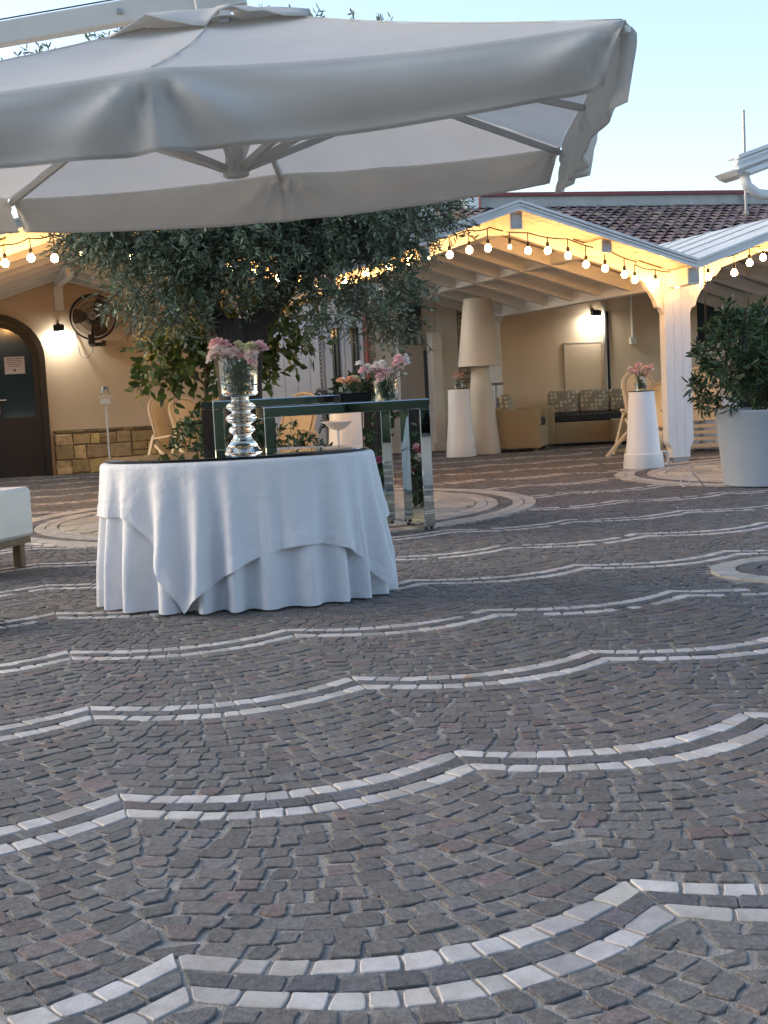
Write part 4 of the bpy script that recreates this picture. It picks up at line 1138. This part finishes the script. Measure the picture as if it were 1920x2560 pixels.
blobs = [(-.85, -.1, 2.62, .52, .6, .36), (-.55, -.25, 2.05, .42, .4, .33), (-1.15, .1, 2.75, .35, .5, .35), (.2, -.35, 2.75, .6, .5, .42), (.05, -.35, 2.15, .30, .25, .26), (1.0, -.25, 2.65, .6, .6, .42), (1.55, -.1, 2.65, .5, .55, .40),
         (1.15, -.2, 2.05, .42, .4, .28), (1.35, -.1, 1.75, .28, .3, .24), (.85, -.2, 1.85, .26, .3, .2), (-.9, .1, 3.4, .75, .8, .55), (0, 0, 3.6, .85, .9, .62), (.95, .1, 3.45, .8, .8, .55), (1.5, .2, 3.3, .5, .6, .5), (-1.5, .2, 3.4, .45, .5, .45), (0, .7, 2.8, .8, .5, .5), (1.0, .6, 2.8, .7, .5, .45), (-.7, .7, 2.7, .6, .4, .45), (.05, -.45, 2.35, .5, .3, .3), (.45, -.3, 2.3, .4, .35, .3), (-.3, -.3, 2.4, .4, .35, .3), (-.45, -.2, 1.85, .25, .25, .2), (-.15, 0, 4.02, .4, .4, .32), (-1.45, .2, 3.78, .35, .35, .28), (.65, .1, 3.98, .35, .35, .32), (1.35, .1, 3.9, .35, .35, .32), (-.8, .1, 3.95, .3, .35, .3)]
P, d = rt_blob(rg, 8000, blobs, .48)
LP, LD, TS = twigs(rg, P, d, 14, .24, .6, .45)
leaves_np('crown', LP + 0, LD, .064, .0086, 'olive_leaf', ol, 3)
bpy.context.view_layer.update()
# the crown was laid out on the viewer's axes: turn its points into world axes
me = bpy.data.objects[[c.name for c in ol.children if c.name.startswith('crown')][0]].data
co = np.empty(len(me.vertices) * 3, dtype=np.float32); me.vertices.foreach_get('co', co); co = co.reshape(-1, 3)
me.vertices.foreach_set('co', to_world(co, (0, 0, 0)).astype(np.float32).reshape(-1)); me.update()
mb = MB(); TSW = to_world(TS.reshape(-1, 3), (0, 0, 0)).reshape(-1, 2, 3)
for a, b in TSW[::2]: mb.tube([a, b], .004, 3, False)
mb.build('twigs', 'olive_bark', ol)
def shrub(name, label, cat, org, blobs, ntw, per, tl, ln, wd_, mname, stems, seed, droop=.3, spread=.5, pot=None, group=None, hollow=.35):
    t = thing(name, label, cat, org, 0, group)
    rg = np.random.default_rng(seed)
    P, d = rt_blob(rg, ntw, blobs, hollow); LP, LD, TS = twigs(rg, P, d, per, tl, droop, spread)
    leaves_np('foliage', to_world(LP, (0, 0, 0)), to_world(LD, (0, 0, 0)), ln, wd_, mname, t, seed)
    for k, (p, a, b) in enumerate(stems):
        mb = MB(); limb(mb, [lw(*q) for q in p], a, b, seed + k, 7, .012); mb.build('stem', 'brown_wood', t, smooth=True)
    mb = MB()
    for a, b in to_world(TS.reshape(-1, 3), (0, 0, 0)).reshape(-1, 2, 3)[::2]: mb.tube([a, b], .0035, 3, False)
    mb.build('twigs', 'brown_wood', t)
    return t
# citrus tree behind the olive trunk
shrub('citrus_tree', 'broad-leaved lemon tree behind the olive trunk, lit yellow from the porch', 'tree', (2.15, 13.5, .012),
      [(-.1, 0, 1.8, .35, .4, .35), (-.3, -.1, 1.5, .3, .35, .22), (-.5, 0, 1.35, .17, .2, .12), (.3, 0, 1.6, .4, .4, .3), (.65, 0, 1.55, .35, .35, .25), (.35, -.1, 1.35, .4, .3, .22), (-.05, 0, 1.35, .25, .3, .15), (.2, .1, 1.95, .4, .4, .3), (.75, -.1, 1.75, .3, .3, .25)],
      330, 8, .24, .115, .026, 'citrus_leaf', [([(0, 0, 0), (-.01, 0, .8), (.0, 0, 1.2)], .028, .022), ([(0, 0, 1.15), (-.3, 0, 1.4), (-.45, 0, 1.5)], .014, .006), ([(0, 0, 1.15), (.3, 0, 1.4), (.6, 0, 1.5)], .016, .006), ([(0, 0, 1.15), (.05, 0, 1.6), (.1, 0, 1.9)], .016, .006)], 21, .5, .6)
# big planter shrub at the right
pc = Vector((6.86, 10.94, .012))
sb = shrub('planter_shrub', 'dense dark green shrub in a big pale tapered pot', 'potted plant', pc,
      [(0, 0, 1.28, .55, .55, .38), (-.28, -.1, 1.22, .38, .4, .34), (.3, 0, 1.25, .45, .45, .36), (-.38, -.1, .92, .26, .3, .2), (0, -.2, 1.05, .42, .35, .22), (-.5, -.05, .84, .15, .2, .12), (.3, -.2, .95, .4, .35, .2), (0, -.2, .86, .3, .3, .12)],
      420, 12, .13, .095, .0115, 'shrub_leaf', [([(0.02 * k - .1, .02 * (k % 3), .62), (.04 * (k - 5), -.03 * (k % 2), .85), (.07 * (k - 5), .05 * (k % 3) - .05, 1.15)], .011, .006) for k in range(10)], 33, .1, .45)
ppf = [(.001, .0), (.395, .0), (.405, .006), (.462, .655), (.472, .668), (.472, .690), (.45, .690), (.44, .62), (.001, .60)]
MB().lathe(ppf, 56, cap0=False, cap1=False).build('pot', 'pot_plastic', sb, smooth=True, ang=50)
MB().lathe([(.001, .625), (.438, .615)], 24, cap0=False, cap1=False).build('soil', 'soil', sb)
# flower bed round the olive
fb = shrub('flowering_plants', 'pink and white flowers with dark leaves planted round the olive trunk', 'flower bed', (2.15, 11.35, .012),
      [(-.1, -.05, .28, .42, .3, .26), (.3, .0, .3, .3, .3, .28), (-.45, .15, .26, .3, .25, .24), (.55, .35, .3, .3, .3, .28), (-.1, .05, .6, .35, .3, .28), (-.4, .15, .6, .3, .25, .25), (.3, .1, .6, .25, .25, .25)], 330, 10, .12, .07, .012, 'shrub_leaf', [([(0, 0, 0), (0, 0, .2), (.05, 0, .4)], .008, .004)], 41, .2, .6)
rgf = random.Random(6)
for k in range(46):
    a = rgf.uniform(0, 2 * PI); q = rgf.uniform(.15, .5)
    p = lw(q * math.cos(a) * 1.1 + .05, q * math.sin(a) * .7 - .02, .40 + rgf.uniform(-.12, .18)); bloom(fb, p, rgf.uniform(.03, .048), rgf.choice(['petal_rose', 'petal_rose', 'petal_pink', 'petal_white']), rgf)
shrub('oleander_bush', 'small green oleander bush beside the stacked loungers', 'bush', (2.55, 16.0, .012),
      [(0, 0, .62, .3, .3, .22), (-.15, 0, .5, .2, .2, .15), (.2, 0, .5, .2, .2, .2)], 70, 12, .14, .10, .012, 'shrub_leaf', [([(0, 0, 0), (0, 0, .3), (.05, 0, .6)], .012, .006)], 51, .1, .5)
shrub('window_bush', 'dark rounded bush under the grey-framed windows', 'bush', (5.25, 19.6, .012),
      [(0, 0, .75, .4, .3, .5), (.35, 0, .7, .3, .3, .5)], 200, 10, .14, .08, .02, 'shrub_leaf', [([(0, 0, 0), (0, 0, .4), (.0, 0, .8)], .015, .006)], 52, .2, .5)

# ---------------------------------------------------------------- furniture
ZG = .011                                                           # top of the setts
# white leatherette seat at the left edge
d1 = Vector((-.53, -.848, 0)); d2 = Vector((-.848, .53, 0))
se = thing('white_armchair', 'white leatherette seat on square wooden legs at the left edge', 'armchair', (.275, 9.30, ZG))
SMt = Matrix((d1, d2, Vector((0, 0, 1)))).transposed().to_4x4()
MB().box(0, .78, 0, .78, .20, .525, SMt, bev=.022).build('seat_block', 'leatherette', se, smooth=True, ang=30)
MB().box(.02, .76, .02, .76, .155, .198, SMt).build('base_rail', 'brown_wood', se)
for (u, v) in ((.05, .05), (.68, .05), (.05, .68), (.68, .68)): MB().box(u, u + .06, v, v + .06, 0, .154, SMt, bev=.004).build('leg', 'brown_wood', se)
MB().box(.25, .78, .55, .78, .527, .80, SMt, bev=.03).build('backrest', 'leatherette', se, smooth=True, ang=30)
pf = thing('round_pouf', 'white round-based pouf just entering the left edge', 'pouf', (-.30, 6.98, ZG))
MB().lathe([(.001, 0), (.28, 0), (.30, .012), (.30, .05), (.26, .06), (.001, .06)], 40, cap0=False, cap1=False).build('base', 'marble', pf, smooth=True, ang=40)
MB().lathe([(.001, .061), (.25, .061), (.265, .08), (.265, .30), (.24, .34), (.001, .35)], 40, cap0=False, cap1=False).build('seat', 'leatherette', pf, smooth=True, ang=40)
for c in pf.children:
    if not c.data.color_attributes.get('tint'): set_tint(c.data, (1, 1, 1))
# giant lamp and cone planters
gl = thing('giant_floor_lamp', 'giant cream floor lamp with conical base and drum shade under the pavilion', 'floor lamp', (6.99, 18.68, ZG))
MB().lathe([(.001, 0), (.245, 0), (.25, .01), (.225, .25), (.19, .65), (.15, 1.05), (.128, 1.30), (.001, 1.30)], 40, cap0=False, cap1=False).build('base', 'shade_plastic', gl, smooth=True, ang=40)
MB().lathe([(.30, 1.275), (.318, 1.275), (.318, 1.30), (.208, 2.22), (.20, 2.245), (.19, 2.22), (.30, 1.30)], 40, cap0=False, cap1=False).build('lamp_shade', 'shade_plastic', gl, smooth=True, ang=40)
MB().lathe([(.001, 2.2), (.19, 2.2)], 32, cap0=False, cap1=False).build('shade_top', 'shade_plastic', gl)
def cone_planter(label, c, prof, n=40):
    t = thing('cone_planter', label, 'planter', c, 0, 'white plinths carrying flowers')
    MB().lathe(prof, n, cap0=False, cap1=False).build('body', 'white_plastic', t, smooth=True, ang=35)
    r, z = prof[-2]
    MB().lathe([(.001, z + .001), (r * 1.03, z + .001), (r * 1.03, z + .010), (.001, z + .012)], n, cap0=False, cap1=False).build('top_disc', 'black_glass', t)
    return t
cone_planter('slim waisted white plinth beside the giant lamp', (6.52, 18.34, ZG), [(.001, 0), (.215, 0), (.218, .01), (.20, .2), (.172, .5), (.158, .75), (.155, .955), (.15, .96), (.001, .96)])
cone_planter('white conical plinth with stepped foot beside the square post', (7.09, 13.85, ZG), [(.001, 0), (.226, 0), (.228, .006), (.214, .158), (.206, .166), (.194, .168), (.190, .175), (.142, .85), (.138, .855), (.001, .855)])
cone_planter('pale conical plinth behind the shell bird bath', (3.99, 15.05, ZG), [(.001, 0), (.255, 0), (.26, .01), (.20, .80), (.19, .81), (.001, .81)])
glass_cup('glass_vase', 'small glass vase on the slim plinth beside the giant lamp', (6.52, 18.34, ZG + .973), .062, .066, .10, .06)
bouquet('flower_bouquet', 'faded pink flowers on the slim plinth by the giant lamp', (6.52, 18.34, ZG + 1.03),
        [(-.06, 0, .12, .03, 'petal_pink'), (-.02, 0, .15, .03, 'petal_peach'), (.03, 0, .12, .03, 'petal_pink'), (.06, 0, .14, .028, 'petal_peach'), (0, .03, .10, .03, 'petal_blush'), (-.04, -.03, .09, .028, 'petal_blush'), (.05, -.02, .085, .028, 'petal_pink')], -.04, 14, None, 40, .05, (-.04, .05))
glass_cup('glass_vase', 'glass vase on the stepped conical plinth near the post', (7.09, 13.85, ZG + .868), .06, .066, .12, .08)
bouquet('flower_bouquet', 'pink and white flowers on the stepped plinth near the post', (7.09, 13.85, ZG + .95),
        [(-.125, 0, .17, .028, 'petal_white'), (-.10, 0, .13, .03, 'petal_pink'), (-.06, .02, .16, .032, 'petal_pink'), (-.03, -.02, .20, .036, 'petal_pink'), (-.02, 0, .14, .032, 'petal_blush'), (.02, -.03, .15, .034, 'petal_blush'), (.05, 0, .17, .034, 'petal_pink'), (.09, -.02, .16, .034, 'petal_blush'), (.115, 0, .18, .032, 'petal_pink'), (.12, -.02, .14, .028, 'petal_blush'), (.07, -.03, .11, .034, 'petal_pink'), (-.06, -.03, .11, .034, 'petal_pink'), (.0, -.06, .05, .028, 'petal_white'), (.02, -.06, .01, .022, 'petal_white')], -.06, 15, None, 120, .055, (-.06, .09))
# woven sofa and armchair
def woven_seat(name, label, cat, c, rz_, w_, dp, ncush):
    t = thing(name, label, cat, c, rz_, 'woven lounge seats in the pavilion')
    h_ = .62; a = .15
    MB().box(-w_ / 2 + a, w_ / 2 - a, -dp / 2 + .01, dp / 2 - .16, .05, .36, bev=.01).build('seat_base', 'rattan', t)
    for s_ in (-1, 1):
        x0, x1 = sorted((s_ * w_ / 2, s_ * (w_ / 2 - a + .002)))
        MB().box(x0, x1, -dp / 2, dp / 2, .045, h_, bev=.014).build('arm', 'rattan', t)
    MB().box(-w_ / 2 + a, w_ / 2 - a, dp / 2 - .155, dp / 2 - .002, .05, .64, bev=.012).build('back', 'rattan', t)
    for sx in (-1, 1):
        for sy in (-1, 1): MB().box(sx * (w_ / 2 - .07) - .03, sx * (w_ / 2 - .07) + .03, sy * (dp / 2 - .07) - .03, sy * (dp / 2 - .07) + .03, 0, .044).build('foot', 'brown_wood', t)
    MB().box(-w_ / 2 + a + .006, w_ / 2 - a - .006, -dp / 2 + .012, dp / 2 - .165, .362, .475, bev=.02).build('seat_cushion', 'dark_cushion', t)
    cw = (w_ - 2 * a) / ncush
    for k in range(ncush):
        x = -w_ / 2 + a + k * cw
        M = Matrix.Translation((x + cw / 2, dp / 2 - .24, .482)) @ Matrix.Rotation(R(-14), 4, 'X')
        MB().box(-cw / 2 + .008, cw / 2 - .008, -.06, .06, 0, .36, M, bev=.035).build('back_cushion', 'daisy_cloth', t, smooth=True, ang=50)
    return t
woven_seat('woven_armchair', 'tan woven cube armchair seen from its side', 'armchair', (7.66, 18.92, ZG), R(58), .80, .74, 1)
woven_seat('woven_sofa', 'tan woven sofa with daisy-print back cushions against the wall', 'sofa', (9.22, 19.55, ZG), R(-14), 1.75, .82, 3)
cf_ = thing('woven_stool', 'tan woven cube stool in front of the sofa', 'stool', (9.42, 18.85, ZG), R(-14), 'woven lounge seats in the pavilion')
MB().box(-.24, .24, -.22, .22, .04, .38, bev=.012).build('body', 'rattan', cf_)
for sx in (-1, 1):
    for sy in (-1, 1): MB().box(sx * .19 - .02, sx * .19 + .02, sy * .17 - .02, sy * .17 + .02, 0, .039).build('foot', 'brown_wood', cf_)
# folded deck chairs
def deck_chair(label, c, rz_, tilt, parent_grp='folded deck chairs', dup=None):
    t = thing('deck_chair', label, 'deck chair', c, rz_, parent_grp)
    M = Matrix.Rotation(tilt, 4, 'X')
    w_, L_ = .25, 1.12
    def outline(w__, z0, z1, n=10): return [(-w__, 0, z0)] + [(-w__ * math.cos(PI * k / n), 0, z1 - w__ * .8 + w__ * .8 * math.sin(PI * k / n)) for k in range(n + 1)] + [(w__, 0, z0)]
    MB().tube([M @ Vector(p) for p in outline(w_, .05, L_)], .021, 8).build('back_frame', 'chair_wood', t, smooth=True)
    ol_ = outline(w_ - .035, .42, L_ - .04)
    MB().prism([(p[0], p[2]) for p in ol_], .035, M @ Matrix.Translation((0, -.02, 0))).build('back_panel', 'chair_cloth', t)
    for k in range(4):
        z = .10 + k * .085; MB().bar(M @ Vector((-w_, .01 - .02 * math.sin(k), z)), M @ Vector((w_, .01 - .02 * math.sin(k), z)), .012, .045).build('seat_slat', 'chair_wood', t)
    for s_ in (-1, 1):
        MB().bar(M @ Vector((s_ * (w_ + .03), .0, .62)), Vector((s_ * (w_ + .03), .42, .01)), .03, .04).build('leg', 'chair_wood', t)
        MB().bar(Vector((s_ * (w_ + .032), -.34, .01)), M @ Vector((s_ * (w_ + .032), .02, .50)), .03, .04).build('leg', 'chair_wood', t)
        MB().bar(M @ Vector((s_ * (w_ + .05), -.3, .52)), M @ Vector((s_ * (w_ + .05), .03, .58)), .045, .025).build('armrest', 'chair_wood', t)
    MB().bar(Vector((-w_ - .03, .39, .06)), Vector((w_ + .03, .39, .06)), .02, .03).build('stretcher', 'chair_wood', t)
    return t
deck_chair('cream deck chair leaning in front of the stone dado', (2.36, 17.15, ZG), R(38), R(-16))
deck_chair('foremost deck chair of the stack, its rounded back panel lit', (2.62, 16.75, ZG), R(32), R(-22))
deck_chair('deck chair behind the oleander bush', (2.98, 16.85, ZG), R(24), R(-14))
deck_chair('deck chair seen under the consoles against white doors', (3.5, 16.25, ZG), R(-50), R(-24))
deck_chair('deck chair half hidden by the conical plinth near the post', (8.02, 15.75, ZG), R(-62), R(-34))
deck_chair('deck chair standing behind the square white post', (8.3, 16.0, ZG), R(10), R(-14))
deck_chair('deck chair between the post and the potted shrub', (8.82, 15.6, ZG), R(-24), R(-14))
# small cloth-covered table stored behind the post
t = thing('covered_table', 'small side table draped in crumpled white cloth behind the deck chairs', 'table', (9.35, 16.35, ZG))
V, Fc = [], []; n = 80
for i in range(12):
    for k in range(n):
        a = 2 * PI * k / n; q = .34 / max(abs(math.cos(a)), abs(math.sin(a))); q = min(q, .42)
        f_ = i / 11; V.append(((q + (.05 * math.sin(9 * a) + .03 * math.sin(17 * a + 1)) * f_ + .05 * f_) * math.cos(a), (q + (.05 * math.sin(9 * a) + .03 * math.sin(17 * a + 1)) * f_ + .05 * f_) * math.sin(a), .70 - .68 * f_))
for i in range(11):
    for k in range(n): Fc.append((i * n + k, i * n + (k + 1) % n, (i + 1) * n + (k + 1) % n, (i + 1) * n + k))
Fc.append(tuple(range(n)))
raw('cloth', V, Fc, 'linen', t, True)
for sx in (-1, 1):
    for sy in (-1, 1): MB().box(sx * .28 - .015, sx * .28 + .015, sy * .28 - .015, sy * .28 + .015, 0, .68).build('leg', 'brown_wood', t)
# bird bath and rain chains
bb = thing('bird_bath', 'white shell-shaped bird bath on a thin stem behind the consoles', 'bird bath', (3.47, 13.49, ZG))
V, Fc = [], []; n = 60; pr = [(.02, -.085), (.06, -.075), (.10, -.045), (.135, -.012), (.158, .0), (.150, .004), (.10, -.03), (.04, -.06), (.001, -.062)]
for (r_, z) in pr:
    for k in range(n):
        a = 2 * PI * k / n; q = 1 + .045 * math.cos(20 * a) * (r_ / .158); V.append((r_ * q * math.cos(a), r_ * q * math.sin(a), .725 + z))
for i in range(len(pr) - 1):
    for k in range(n): Fc.append((i * n + k, i * n + (k + 1) % n, (i + 1) * n + (k + 1) % n, (i + 1) * n + k))
raw('bowl', V, Fc, 'white_plastic', bb, True)
MB().lathe([(.001, 0), (.10, 0), (.10, .012), (.03, .02), (.012, .04), (.010, .62), (.022, .645), (.001, .646)], 16, cap0=False, cap1=False).build('stem', 'white_plastic', bb, smooth=True, ang=40)
lk = MB().tube([(.011 * math.cos(a), 0, .011 * math.sin(a) + (.013 if math.sin(a) > 0 else -.013)) for a in [2 * PI * k / 14 for k in range(15)]], .0042, 5, False)
def chain(label, x, y, z0, z1):
    t = thing('rain_chain', label, 'chain', (x, y, z0), 0, 'rain chains under the roof valleys')
    first = None; z = z0; k = 0
    while z > z1:
        if first is None: o = first = lk.build('link', 'dark_metal', t, smooth=True)
        else: o = first.copy(); COL.objects.link(o); o.parent = t
        o.location = (0, 0, z - z0); o.rotation_euler = (0, 0, (k % 2) * PI / 2 + .4); z -= .040; k += 1
    MB().tube([(0, 0, .02), (0, 0, .06)], .006, 5).build('hook', 'dark_metal', t)
    return t
chain('dark rain chain hanging in front of the white plank doors', 3.37, 13.66, 2.27, .78)
chain('dark rain chain hanging beside the square white post', 8.03, 14.04, 2.25, .95)
# thin lamp stand by the dado, pedestal ashtray, cable coil
ls = thing('lamp_stand', 'thin white lamp stand before the stone dado', 'lamp stand', (1.71, 19.9, ZG))
MB().lathe([(.10, 0), (.10, .015), (.012, .02), (.012, .98), (.03, 1.0), (.001, 1.0)], 14, cap1=False).build('pole', 'white_paint', ls, smooth=True, ang=40)
MB().box(-.06, .06, -.05, .05, 1.0, 1.08).box(-.09, .09, -.05, .05, 1.10, 1.115).box(-.005, .005, -.005, .005, 1.08, 1.1).build('head', 'white_paint', ls)
MB().lathe([(.07, 1.116), (.05, 1.25), (.046, 1.25), (.066, 1.116)], 14, cap0=False, cap1=False).build('glass_shade', 'glass', ls, smooth=True)
an = thing('pedestal_ashtray', 'small metal pedestal ashtray by the rear pavilion post', 'ashtray', (7.5, 19.4, ZG))
MB().lathe([(.12, 0), (.12, .02), (.015, .03), (.015, .98), (.11, .985), (.12, 1.02), (.001, 1.0)], 18, cap1=False).build('stand', 'grey_metal', an, smooth=True, ang=40)
MB().lathe([(.001, .60), (.07, .60), (.08, .80), (.07, .80), (.001, .62)], 18, (.10, .02, 0), cap0=False, cap1=False).build('bucket', 'steel', an, smooth=True, ang=40)
cb_ = MB().tube([(7.42 + (.07 + .01 * math.sin(k)) * math.cos(k * .55), 14.0 + .03 * math.sin(k * .3), .10 + .075 * math.sin(k * .55)) for k in range(26)] + [(7.55, 14.1, .02), (7.62, 14.2, .02)], .009, 6).build('cable_coil', 'white_plastic', smooth=True)
tag(cb_, 'loose coil of white cable at the foot of the square post', 'cable')
wc_ = MB().tube([(6.17 + .05 * math.cos(k * .5), 11.22 + .05 * math.sin(k * .5), .10 + .085 * math.sin(k * .5 + 1)) for k in range(14)] + [(6.28, 11.1, .02)], .005, 6).build('wire_loop', 'steel', smooth=True)
tag(wc_, 'bent wire loop on the paving beside the big pot', 'wire')
# hedge across the courtyard, behind the viewer (the mirrors show it)
V, Fc = [], []; n = 70; m = 14
for j in range(m):
    for i in range(n):
        x = -14 + 28 * i / (n - 1); z = 2.9 * j / (m - 1); q = mnoise.noise(Vector((x * .9, z * 1.3, 0))) * .5 + mnoise.noise(Vector((x * 3, z * 3, 4))) * .25
        p = R0 * x + F0 * (-5.5 + q + (.5 * (j / (m - 1)) ** 3) * -1); V.append((p.x, p.y, z + q * .3))
for j in range(m - 1):
    for i in range(n - 1): Fc.append((j * n + i, j * n + i + 1, (j + 1) * n + i + 1, (j + 1) * n + i))
hd = raw('hedge', V, Fc, 'hedge_leaf', None, True)
md = hd.modifiers.new('depth', 'SOLIDIFY'); md.thickness = 1.0
tag(hd, 'tall dark hedge facing the mirrored consoles', 'hedge')

# a fallen leaf on the marble band
V, Fc = [], []; lp = Vector((1.60, 4.607, .008))
for k, (u, v) in enumerate([(0, 0), (.4, .3), (.75, .28), (1, 0), (.75, -.3), (.4, -.28)]): V.append(lp + Vector((u * .05, v * .05, .004 + .006 * abs(v) + .004 * math.sin(u * 3))))
Fc = [(0, 1, 2, 3), (0, 3, 4, 5)]
tag(raw('fallen_leaf', V, Fc, 'petal_peach', None), 'single dry orange leaf lying on a white paving band', 'leaf')
